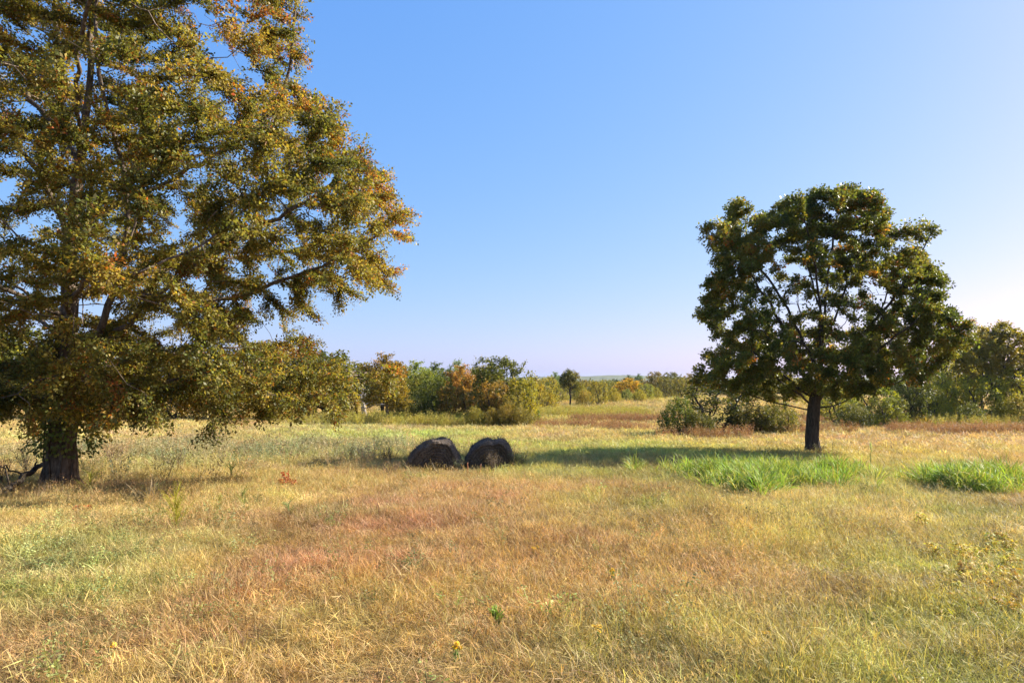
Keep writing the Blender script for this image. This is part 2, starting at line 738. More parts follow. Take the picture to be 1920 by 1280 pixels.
def wood_mesh(name, P, par, R, mat, min_r=0.0, trunk_ridge=.06, flare=None):
    n = len(P)
    ch = [[] for _ in range(n)]
    for i, p in enumerate(par):
        if p >= 0:
            ch[p].append(i)
    b = Buf()
    starts = [(i, -1) for i in range(n) if par[i] < 0]
    while starts:
        i, fr = starts.pop()
        pts, rs = [], []
        if fr >= 0:
            pts.append(P[fr])
            rs.append(min(R[fr], R[i] * 1.25))
        cur = i
        while True:
            pts.append(P[cur])
            rs.append(R[cur])
            c = ch[cur]
            if not c:
                break
            c = sorted(c, key=lambda k: -R[k])
            for k in c[1:]:
                starts.append((k, cur))
            cur = c[0]
        if len(pts) < 2:
            continue
        r0 = max(rs)
        if r0 < min_r:
            continue
        rs = np.array(rs)
        if len(rs) > 4:
            s = rs.copy()
            s[1:-1] = (rs[:-2] + 2 * rs[1:-1] + rs[2:]) / 4
            rs = s
        if fr < 0 and flare:
            z = np.array(pts)[:, 2] - pts[0][2]
            rs = rs * (1 + flare[0] * np.exp(-z / flare[1]))
        k = 16 if r0 > .14 else 8 if r0 > .05 else 5 if r0 > .018 else 3
        b.tube(pts, rs, k, ridge=trunk_ridge if r0 > .14 else 0)
    return b.mesh(name, mat, True)


def clump_noise(P, s, seed):
    return vnoise(P[:, 0] + P[:, 2] * .7, P[:, 1] + P[:, 2] * .6 + 50, s, seed)


def twig_leaves(P, par, R, kids, max_r, n_tw, tw_len, n_lf, size, center, palette, rng,
                droop=-.25, flat=.5, gap=.0, gap_s=1.0, gap_flat=1.0, rust=None, dens=None, jit=.05):
    """leaves along short twigs that grow from the thin branches; returns V,q,c and the twig segments"""
    sel = np.where((R < max_r) & (np.asarray(par) >= 0))[0]
    if gap > 0:
        g = .62 * vnoise3(P[sel], (gap_s, gap_s, gap_s * gap_flat), 21) + .38 * vnoise3(P[sel], (gap_s * .4, gap_s * .4, gap_s * .4 * gap_flat), 22)
        pk = np.clip((g - gap) / .07, .10, 1)
        sel = sel[rng.random(len(sel)) < pk]
    if dens is not None:
        sel = sel[rng.random(len(sel)) < dens(P[sel])]
    S = np.repeat(sel, n_tw)
    n = len(S)
    p0 = P[S] + (P[np.asarray(par)[S]] - P[S]) * rng.random((n, 1))
    along = norm(P[S] - P[np.asarray(par)[S]])
    out = P[S] - center
    out = norm(out)
    d = norm(along * .7 + out * .5 + rng.normal(0, .75, (n, 3)) * np.array([1, 1, flat]) + np.array([0, 0, droop]))
    ln = tw_len * rng.uniform(.5, 1.3, n)
    k = n_lf
    t = (np.arange(k)[None] + rng.random((n, k))) / k
    sag = (t ** 2)[..., None] * ln[:, None, None] * np.array([0, 0, -.25])
    lp = p0[:, None] + d[:, None] * (t * ln[:, None])[..., None] + sag + rng.normal(0, jit, (n, k, 3))
    ax = norm(d[:, None] * .6 + rng.normal(0, .8, (n, k, 3)) + np.array([0, 0, -.35]))
    nn = norm(rng.normal(0, .7, (n, k, 3)) + np.array([0, 0, .75]))
    lp, ax, nn = lp.reshape(-1, 3), ax.reshape(-1, 3), nn.reshape(-1, 3)
    m = len(lp)
    L = size * rng.uniform(.7, 1.3, m)
    pal = np.array(palette)
    tone = np.repeat(clump_noise(p0, .9, 31) * .6 + clump_noise(p0, 2.6, 33) * .5 + rng.normal(0, .12, n), k) + rng.normal(0, .10, m)
    tone = np.clip((tone - .15) / .8, 0, .999) * (len(pal) - 1)
    i = tone.astype(int)
    f = (tone - i)[:, None]
    col = pal[i] * (1 - f) + pal[i + 1] * f
    if rust is not None:
        pr = np.repeat(rust(p0), k)
        hit = rng.random(m) < pr
        rc = np.array([[.30, .11, .022], [.36, .17, .03], [.24, .085, .02], [.30, .20, .04]])
        col[hit] = rc[rng.integers(0, 4, hit.sum())]
    col = col * rng.uniform(.8, 1.2, (m, 1))
    V, q, c = leaf_geo(lp, ax, nn, L, L * .62, col)
    return V, q, c, p0, d, ln


def sprig(seed, n, L, leaf, round_=0.0, mat=None, orange=.12):
    """a leafy twig along +X, its leaves spread flat (round_ = 0) or all round (1)"""
    g = np.random.default_rng(seed)
    b = Buf()
    t = (np.arange(n) + g.random(n)) / n
    side = np.where(np.arange(n) % 2, 1., -1.)
    ang = g.normal(0, .35 + 1.2 * round_, n)
    sag = -.22 * t ** 2 * L
    off = np.stack([np.zeros(n), side * np.cos(ang), np.sin(ang)], 1)
    P = np.stack([t * L, 0 * t, sag], 1) + off * (g.random((n, 1)) * L * (.12 + .16 * round_)) + g.normal(0, L * .02, (n, 3))
    ax = off * .8 + np.array([.55, 0, -.25]) + g.normal(0, .45, (n, 3))
    nn = np.array([0, 0, 1.]) + g.normal(0, .5 + .5 * round_, (n, 3))
    ln = leaf * g.uniform(.65, 1.3, n)
    col = np.ones((n, 3)) * g.uniform(.72, 1.3, (n, 1)) * (1 + g.normal(0, .07, (n, 3)))
    hit = g.random(n) < orange
    col[hit] *= np.array([1.5, .80, .75])
    V, q, c = leaf_geo(P, ax, nn, ln, ln * .64, col)
    b.add(V, q, None, c)
    tt = np.linspace(0, 1, 5)
    c0 = np.stack([tt * L, 0 * tt, -.22 * tt ** 2 * L], 1)
    b.tube(c0, np.linspace(.006, .0025, 5), 3, (.45, .35, .5))
    return proto_object('sprig', b.mesh('sprig', mat or M_SPRIG))


def sprig_places(P, par, R, max_r, n_tw, center, palette, rng, droop, noise, flat, gap, gap_s, gap_flat=1.0, rust=None, dens=None, roll=.45):
    par = np.asarray(par)
    sel = np.where((R < max_r) & (par >= 0))[0]
    g = .62 * vnoise3(P[sel], (gap_s, gap_s, gap_s * gap_flat), 21) + .38 * vnoise3(P[sel], (gap_s * .4, gap_s * .4, gap_s * .4 * gap_flat), 22)
    has_kid = np.zeros(len(P), bool)
    has_kid[par[par >= 0]] = True
    sel = sel[rng.random(len(sel)) < np.clip((g - gap) / .06, np.where(has_kid[sel], .08, .55), 1)]
    if dens is not None:
        sel = sel[rng.random(len(sel)) < dens(P[sel])]
    S = np.repeat(sel, n_tw)
    n = len(S)
    p0 = P[S] + (P[par[S]] - P[S]) * rng.random((n, 1))
    along = norm(P[S] - P[par[S]])
    out = norm(P[S] - center)
    d = norm(along * .9 + out * .6 + rng.normal(0, noise, (n, 3)) * np.array([1, 1, flat]) + np.array([0, 0, droop]))
    rot = np.stack([rng.normal(0, roll, n), -np.arcsin(np.clip(d[:, 2], -1, 1)), np.arctan2(d[:, 1], d[:, 0])], 1)
    pal = np.array(palette)
    tone = vnoise3(p0, (.8, .8, .6), 31) * .6 + vnoise3(p0, (2.6, 2.6, 1.6), 33) * .5 + rng.normal(0, .16, n)
    tone = np.clip((tone - .15) / .8, 0, .999) * (len(pal) - 1)
    i = tone.astype(int)
    f = (tone - i)[:, None]
    col = pal[i] * (1 - f) + pal[i + 1] * f
    if rust is not None:
        hit = rng.random(n) < rust(p0)
        rc = np.array([[.36, .15, .028], [.42, .22, .035], [.30, .115, .026], [.38, .27, .045]])
        col[hit] = rc[rng.integers(0, 4, hit.sum())]
    return p0, rot, rng.uniform(.7, 1.3, (n, 1)) * np.ones((1, 3)), col * rng.uniform(.8, 1.2, (n, 1))


def in_poly(px, py, poly):
    poly = np.array(poly, float)
    inside = np.zeros(len(px), bool)
    j = len(poly) - 1
    for i in range(len(poly)):
        xi, yi = poly[i]
        xj, yj = poly[j]
        c = ((yi > py) != (yj > py)) & (px < (xj - xi) * (py - yi) / (yj - yi + 1e-9) + xi)
        inside ^= c
        j = i
    return inside


def edge_dist(px, py, poly):
    poly = np.array(poly, float)
    best = np.full(len(px), 1e9)
    for i in range(len(poly)):
        a, b = poly[i - 1], poly[i]
        ab = b - a
        t = np.clip(((px - a[0]) * ab[0] + (py - a[1]) * ab[1]) / (ab @ ab + 1e-9), 0, 1)
        best = np.minimum(best, np.hypot(px - a[0] - t * ab[0], py - a[1] - t * ab[1]))
    return best


def sample_crown(poly, d0, depth_fn, n, rng, margin=0, shell=0.0):
    poly = np.array(poly, float)
    lo, hi = poly.min(0), poly.max(0)
    px = rng.uniform(lo[0], hi[0], n * 8)
    py = rng.uniform(lo[1], hi[1], n * 8)
    ok = in_poly(px, py, poly)
    px, py = px[ok], py[ok]
    e = edge_dist(px, py, poly)
    ok = e > margin
    px, py, e = px[ok], py[ok], e[ok]
    hd = depth_fn(px, py, e)
    off = rng.uniform(-1, 1, len(px))
    if shell:
        keep = rng.random(len(px)) < (1 - shell) + shell * np.maximum(np.abs(off), np.exp(-(e / 60) ** 2))
        px, py, hd, off = px[keep], py[keep], hd[keep], off[keep]
    px, py, hd, off = px[:n], py[:n], hd[:n], off[:n]
    P = at_many(px, py, np.full(len(px), d0))
    P[:, 1] += off * hd
    return P


def poly_pts(pts, d0):
    """(px, py[, depth offset]) -> world polyline at distance d0"""
    out = []
    for p in pts:
        q = at(p[0], p[1], d0)
        if len(p) > 2:
            q[1] += p[2]
        out.append(q)
    return np.array(out)


def with_twigs(V, q, c, p0, d, ln, frac, rng, w=.006):
    return V, q, c


# ---- the large tree with rusty leaves
def big_tree():
    d0 = 14.0
    rng = np.random.default_rng(101)
    base = ground_px(110, 912)
    d0 = base[1]
    limbs = [
        [(112, 918), (114, 870), (118, 800), (125, 650), (135, 450), (146, 330), (162, 200), (172, 120), (165, -40), (190, -200), (200, -330)],
        [(160, 205), (135, 190, .2), (80, 110, .5), (55, 20, .9), (20, -90, 1.4)],
        [(136, 470), (118, 345, -.5), (60, 270, -1.2), (-20, 180, -2)],
        [(120, 760), (180, 690, -.4), (240, 600, -.8), (285, 450, -1.0), (292, 400, -1), (270, 300, -1), (245, 200, -1.2), (250, 80, -1.4), (290, -60, -1.5)],
        [(200, 660, -.5), (333, 535, -.3), (380, 480, 0), (450, 440, .2), (530, 392, .2), (590, 368, .2), (655, 300, .2)],
        [(260, 560, -.7), (400, 560, .6), (470, 530, .9), (560, 490, 1.0), (650, 455, 1.0), (710, 415, .9)],
        [(140, 420), (260, 330, .8), (390, 245, 1.2), (450, 200, 1.3), (497, 120, 1.4), (512, 20, 1.5), (510, -100, 1.6)],
        [(120, 630), (160, 618, .5), (235, 622, -.6)],
        [(118, 740), (250, 722, .6), (400, 692, 1.0), (550, 690, 1.2), (700, 700, 1.2)],
        [(118, 735), (200, 715, -1.2), (280, 705, -2.2)],
        [(125, 640), (250, 590, -2.2), (360, 560, -3.6), (450, 570, -4.2)],
        [(130, 560), (220, 470, 2.2), (350, 420, 4.0), (480, 380, 4.6)],
        [(122, 700), (250, 650, 2.4), (420, 620, 4.2)],
        [(128, 600), (40, 520, -2), (-90, 430, -3)],
        [(122, 700), (20, 690, .5), (-120, 690, .8)],
        [(125, 650), (-30, 590, 2), (-250, 540, 3)],
        [(120, 730), (60, 755, -2.0), (20, 800, -3.2), (-20, 830, -3.8)],
        [(145, 330), (230, 240, 2.4), (330, 150, 3.6), (400, 60, 4.2)],
        [(150, 300), (250, 180, -2.0), (350, 90, -3.2), (420, 0, -3.6)],
        [(-60, 560, 2.6), (-300, 400, 3.0)], [(150, 300), (0, 150, 1), (-150, 60, 2)],
    ]
    L = [poly_pts(l, d0) for l in limbs]
    P0, par0 = limbs_to_nodes(L, .34)
    poly = [(-420, 760), (-420, 100), (-300, -120), (-100, -300), (150, -420), (330, -340), (470, -200), (550, -60), (575, 0), (560, 40), (612, 70), (600, 95), (560, 125),
            (575, 170), (605, 200), (600, 225), (640, 225), (690, 240), (705, 280), (722, 320), (715, 345), (770, 355), (780, 410), (760, 450), (735, 490),
            (735, 560), (690, 580), (640, 540), (560, 555), (545, 590), (600, 625), (560, 650), (640, 660), (745, 690), (720, 735), (670, 770), (662, 803), (620, 795), (560, 780), (470, 795),
            (420, 790), (380, 832), (300, 790), (200, 800), (60, 770), (-60, 790)]
    cx = base[0]

    def half_depth(px, py, e):
        x = np.abs((px - 110) / F * d0)
        R = np.where(py < 250, 4.8 - (250 - py) / 140., 5.6)
        R = np.where(py > 640, 4.4, R)
        R = np.maximum(R, .8)
        return np.sqrt(np.clip(1 - (x / 7.6) ** 2, .06, 1)) * R

    A = sample_crown(poly, d0, half_depth, 3300, rng, 21)
    # keep the sides that lie out of the picture thinner
    keep = (A[:, 0] > -12.5) | (rng.random(len(A)) < .35)
    A = A[keep]
    low = [(-60, 690), (150, 660), (400, 640), (560, 650), (745, 690), (690, 735), (640, 792), (560, 782), (470, 795), (420, 790), (385, 825), (300, 790), (200, 800), (60, 770), (-60, 780)]
    A = np.concatenate([A, sample_crown(low, d0, lambda px, py, e: np.where(px > 420, 1.6, 2.6), 430, rng, 8)])
    lobe = [(600, 225), (690, 240), (722, 320), (775, 365), (780, 420), (735, 490), (735, 560), (690, 580), (620, 540), (560, 480), (560, 300)]
    A = np.concatenate([A, sample_crown(lobe, d0, lambda px, py, e: np.full(len(px), 2.2), 340, rng, 36)])
    A = A[A[:, 2] > zg(A[:, 0], A[:, 1]) + .8]
    P, par = colonize(P0, par0, A, .30, 2.2, .38, 70, (0, 0, .03), .16, rng)
    R, kids = radii(P, par, .0065, 2.15)
    R = R * (0.255 / R[0]) ** (np.clip(R / R[0], 0, 1) ** .9)
    root = empty('pin_oak_tree', base)
    tag(root, 'large autumn tree with rusty olive leaves and a vine-clad trunk', 'tree')
    wood = wood_mesh('trunk', P - base, par, R, M_BARK, .0, .09, (.75, .32))
    link('trunk', wood, root)

    def rust(p):
        v = clump_noise(p, 1.1, 41) * .6 + clump_noise(p, 2.7, 43) * .7
        side = np.clip((p[:, 0] - cx) / 14, -.1, .25)
        return np.clip((v - .74) * 1.3 + side * .30, .015, .5)

    pal = [(.088, .100, .026), (.145, .148, .034), (.21, .188, .040), (.285, .230, .048), (.345, .245, .05)]
    vis = lambda p: np.where(p[:, 0] > -12.0, 1.0, .45)
    sp = [sprig(300 + k, 36, .46, .057, .25, None, .06) for k in range(8)]
    p0, rot, scl, col = sprig_places(P, par, R, .020, 10, base + np.array([0, 0, 4.]), pal, rng, -.10, .5, .36, .475, 1.5, .38, rust, vis)
    print('big tree nodes', len(P), 'sprigs', len(p0))
    scatter('crown', sp, p0 - base, rot, scl, col, root)
    return base


TREE_A = big_tree()


# ---- the dark tree that shades the bales
def shade_tree():
    rng = np.random.default_rng(202)
    base = ground_px(1525, 850)
    d0 = base[1]
    limbs = [
        [(1525, 855), (1524, 810), (1524, 770), (1535, 700), (1545, 600), (1556, 500), (1566, 420), (1580, 362)],
        [(1522, 775), (1500, 762, .1), (1445, 756, .4), (1400, 730, .8), (1360, 735, 1.0), (1325, 715, 1.2)],
        [(1528, 775), (1550, 765, -.2), (1590, 738, -.7), (1650, 715, -1.1), (1700, 700, -1.3)],
        [(1526, 755), (1490, 690, -.5), (1450, 610, -.9), (1400, 540, -1.1), (1358, 485, -1.2), (1335, 445, -1.3)],
        [(1526, 750), (1480, 700, .8), (1420, 640, 1.6), (1370, 605, 2.0), (1345, 580, 2.2)],
        [(1532, 700), (1500, 600, .5), (1460, 520, .9), (1410, 440, 1.2), (1390, 385, 1.3)],
        [(1538, 650), (1515, 540, -.9), (1490, 470, -1.4), (1465, 400, -1.7)],
        [(1538, 660), (1590, 560, .5), (1620, 480, .8), (1650, 400, 1.0)],
        [(1545, 610), (1540, 500, 1.0), (1520, 420, 1.6), (1500, 375, 1.8)],
        [(1532, 720), (1600, 620, -1.0), (1655, 540, -1.6), (1692, 450, -1.9)],
        [(1532, 720), (1620, 650, .8), (1690, 580, 1.5), (1718, 510, 1.7)],
        [(1530, 740), (1640, 670, -.3), (1730, 625, -.6), (1772, 628, -.6)],
        [(1530, 745), (1560, 690, -2.0), (1600, 640, -2.8), (1640, 600, -3.2)],
        [(1528, 745), (1490, 680, -2.0), (1440, 640, -2.8), (1400, 650, -3.1)],
        [(1530, 745), (1540, 680, 2.0), (1560, 600, 2.8), (1560, 520, 3.1)],
        [(1524, 760), (1450, 720, -1.2), (1380, 680, -1.8), (1330, 680, -2.0)],
        [(1528, 760), (1600, 710, 1.4), (1690, 690, 2.2), (1745, 675, 2.4)],
    ]
    L = [poly_pts(l, d0) for l in limbs]
    P0, par0 = limbs_to_nodes(L, .36)
    poly = [(1362, 405), (1366, 378), (1392, 362), (1412, 380), (1440, 388), (1470, 378), (1488, 388), (1500, 360), (1530, 348), (1590, 340), (1640, 355), (1660, 372), (1672, 400),
            (1668, 425), (1690, 408), (1712, 420), (1728, 450), (1738, 485), (1752, 525), (1740, 562), (1768, 570), (1780, 590), (1778, 608), (1798, 635), (1790, 672), (1765, 690),
            (1700, 708), (1672, 745), (1600, 752), (1560, 755), (1490, 745), (1440, 752), (1370, 745), (1318, 735), (1303, 690), (1325, 650), (1335, 625), (1316, 600), (1322, 560),
            (1306, 515), (1330, 490), (1312, 450), (1296, 412), (1318, 402), (1345, 415)]

    def half_depth(px, py, e):
        return np.sqrt(np.clip(1 - ((px - 1540) / 275) ** 2, .05, 1)) * np.where(py < 600, 1.2 + (py - 340) / 260 * 2.6, 3.8) * np.clip(e / 45, .35, 1)

    A = sample_crown(poly, d0, half_depth, 2400, rng, 10, .55)
    P, par = colonize(P0, par0, A, .30, 2.0, .40, 60, (0, 0, .05), .14, rng)
    R, kids = radii(P, par, .0075, 2.2)
    R = R * (0.235 / R[0]) ** (np.clip(R / R[0], 0, 1) ** .9)
    root = empty('oak_tree', base)
    tag(root, 'round-crowned dark green tree with a bare single trunk in open grass', 'tree')
    link('trunk', wood_mesh('trunk', P - base, par, R, M_BARK_DARK, 0, .07, (.65, .28)), root)
    zc = base[2] + 4.5

    def rust(p):
        v = clump_noise(p, 1.0, 51)
        edge = np.clip((p[:, 0] - base[0]) / 7 + (p[:, 2] - zc) / 16, -.1, .6)
        return np.clip((v - .58) * .9 + edge * .10, .005, .12)

    pal = [(.050, .072, .017), (.076, .102, .022), (.108, .132, .027), (.165, .172, .033), (.24, .21, .04)]
    core = lambda p: np.clip(.07 + .95 * (((p[:, 0] - base[0] + .5) / 3.1) ** 2 + ((p[:, 2] - base[2] - 6.2) / 2.7) ** 2) ** 1.1, .07, 1) * np.where(p[:, 2] < base[2] + 3.4, .7, 1)
    sp = [sprig(330 + k, 30, .36, .088, .9, M_SPRIG_DARK, .05) for k in range(8)]
    p0, rot, scl, col = sprig_places(P, par, R, .020, 9, base + np.array([0, 0, 3.5]), pal, rng, .05, .55, .8, .375, 1.25, 1.0, rust, core)
    print('shade tree nodes', len(P), 'sprigs', len(p0))
    scatter('crown', sp, p0 - base, rot, scl, col, root)
    return base


TREE_B = shade_tree()


# ------------------------------------------------------------------ prototypes of the trees around the field
def proto_tree(seed, height, lobes, trunk_h, trunk_r, n_attr, step, leaf, n_tw, n_lf, pal, bark=M_BARK_DARK, stems=1, gap=.18, spread=.5, leaves=True, leafmat=M_LEAF, max_r=.03, tw_len=.5, lean=.0, clear=0):
    """height in metres; lobes: list of (x, y, z, rx, ry, rz)"""
    rng = np.random.default_rng(seed)
    limbs = []
    for s in range(stems):
        a = rng.uniform(0, 6.28)
        o = np.array([math.cos(a), math.sin(a), 0]) * (0 if stems == 1 else spread * rng.uniform(.3, 1))
        tip = o * 2.0 + np.array([lean, 0, trunk_h])
        limbs.append(np.array([o * .4 * (stems > 1), (o * .4 + tip) / 2 + rng.normal(0, .08, 3) * [1, 1, 0], tip]))
    P0, par0 = limbs_to_nodes(limbs[:1], step)
    for l in limbs[1:]:
        p, q = limbs_to_nodes([l], step)
        n = len(P0)
        P0 += p
        par0 += [(-1 if k < 0 else k + n) for k in q]
    A = []
    w = np.array([l[3] * l[4] * l[5] for l in lobes])
    for l, k in zip(lobes, (w / w.sum() * n_attr).astype(int)):
        u = norm(rng.normal(0, 1, (k, 3))) * (rng.random((k, 1)) ** .42)
        A.append(u * np.array(l[3:]) + np.array(l[:3]))
    A = np.concatenate(A)
    A = A[A[:, 2] > clear]
    P, par = colonize(P0, par0, A, step, step * 6, step * 1.25, 70, (0, 0, .03), .18, rng)
    R, kids = radii(P, par, .008, 2.2)
    R = R * (trunk_r / R[0]) ** (np.clip(R / R[0], 0, 1) ** .35)
    tm = wood_mesh('trunk', P, par, R, bark, .0, .05, (.3, .3))
    cm = None
    if leaves:
        V, q, c, *_ = twig_leaves(P, par, R, kids, max_r, n_tw, tw_len, n_lf, leaf, np.array([0, 0, height * .4]), pal, rng, droop=-.05, flat=.75, gap=gap * 1.3 + .08, gap_s=height * .19, jit=.10)
        cm = fast_mesh('crown', V, [q], leafmat, c)
    mesh_pts = V if leaves else P
    wid = np.percentile(mesh_pts[:, 0], 99.0) - np.percentile(mesh_pts[:, 0], 1.0)
    top = np.percentile(mesh_pts[:, 2], 99.6)
    low = np.percentile(mesh_pts[:, 2], 1.0)
    print('proto', seed, 'nodes', len(P), 'leaves', len(q) if leaves else 0, 'w %.1f h %.1f' % (wid, top))
    return dict(trunk=tm, crown=cm, w=wid, h=top)


GREY = [(.55, .60, .45), (.75, .80, .55), (.95, .95, .70), (1.15, 1.05, .75), (1.35, 1.1, .8)]   # multiplied by each tree's own leaf colour
PROTO = {
    'round': proto_tree(1, 7, [(0, 0, 4.0, 2.7, 2.6, 2.5), (1.4, .4, 2.8, 1.7, 1.7, 1.5), (-1.5, -.3, 2.6, 1.7, 1.8, 1.5), (.2, 0, 5.6, 1.5, 1.5, 1.2)], 1.2, .17, 520, .38, .19, 5, 8, GREY),
    'dense': proto_tree(2, 7, [(0, 0, 3.4, 2.6, 2.4, 2.9), (1.5, .2, 2.2, 1.5, 1.5, 1.7), (-1.3, .3, 4.9, 1.5, 1.5, 1.4), (-1.2, 0, 2.2, 1.6, 1.6, 1.8)], 1.2, .18, 520, .36, .19, 4, 8, GREY, gap=.08),
    'open': proto_tree(3, 7, [(0, 0, 5.3, 2.0, 2.0, 1.7), (-1.2, .2, 4.0, 1.5, 1.5, .9), (1.1, .3, 4.3, 1.4, 1.5, .9), (.2, 0, 6.4, 1.1, 1.1, .9)], 2.9, .17, 460, .34, .20, 5, 9, GREY, gap=.18, clear=2.4),
    'bush': proto_tree(4, 3, [(0, 0, 1.2, 1.7, 1.5, 1.2), (1.0, .2, .8, 1.0, 1.0, .8), (-1.0, -.2, .8, 1.0, 1.0, .8), (.3, 0, 2.0, .8, .8, .8)], .35, .05, 420, .22, .11, 4, 8, GREY, stems=4, gap=.10, tw_len=.34, max_r=.02),
    'scrub': proto_tree(5, 5, [(0, 0, 2.5, 1.9, 1.8, 2.1), (.9, .1, 3.8, 1.0, 1.0, .9), (-1.0, 0, 3.2, 1.1, 1.1, 1.2), (0.2, 0, 1.2, 1.8, 1.7, 1.1)], .7, .08, 420, .30, .16, 4, 7, GREY, stems=3, gap=.24, tw_len=.42, max_r=.025),
    'cedar': proto_tree(6, 4, [(0, 0, 1.0, 1.15, 1.15, .95), (0, 0, 2.0, .9, .9, 1.0), (0, 0, 3.1, .5, .5, .9)], 2.6, .09, 380, .22, .12, 5, 9, GREY, gap=.0, tw_len=.26, max_r=.03),
    'tall': proto_tree(7, 10, [(0, 0, 7.4, 2.6, 2.6, 2.3), (2.0, .4, 6.2, 2.0, 2.0, 1.5), (-1.9, .2, 6.0, 1.9, 2.0, 1.5), (.3, 0, 9.0, 1.4, 1.4, 1.0), (0, 0, 4.6, 2.4, 2.2, 1.2)], 3.0, .20, 760, .40, .21, 6, 10, GREY, stems=2, spread=.55, gap=.17, clear=2.6),
    'bare': proto_tree(8, 6, [(0, 0, 4.2, 2.0, 2.0, 1.9), (1.2, 0, 3.0, 1.8, 1.5, .9), (-1.6, .2, 2.4, 1.9, 1.5, .7)], 1.5, .21, 190, .36, .1, 2, 4, GREY, bark=M_BARK_PALE, leaves=False),
    'wispy': proto_tree(9, 7, [(0, 0, 4.8, 1.7, 1.7, 2.4), (.8, 0, 3.2, 1.2, 1.2, 1.2), (-.9, .2, 3.6, 1.2, 1.2, 1.3)], 1.8, .12, 420, .34, .18, 5, 9, GREY, gap=.2, bark=M_BARK),
}

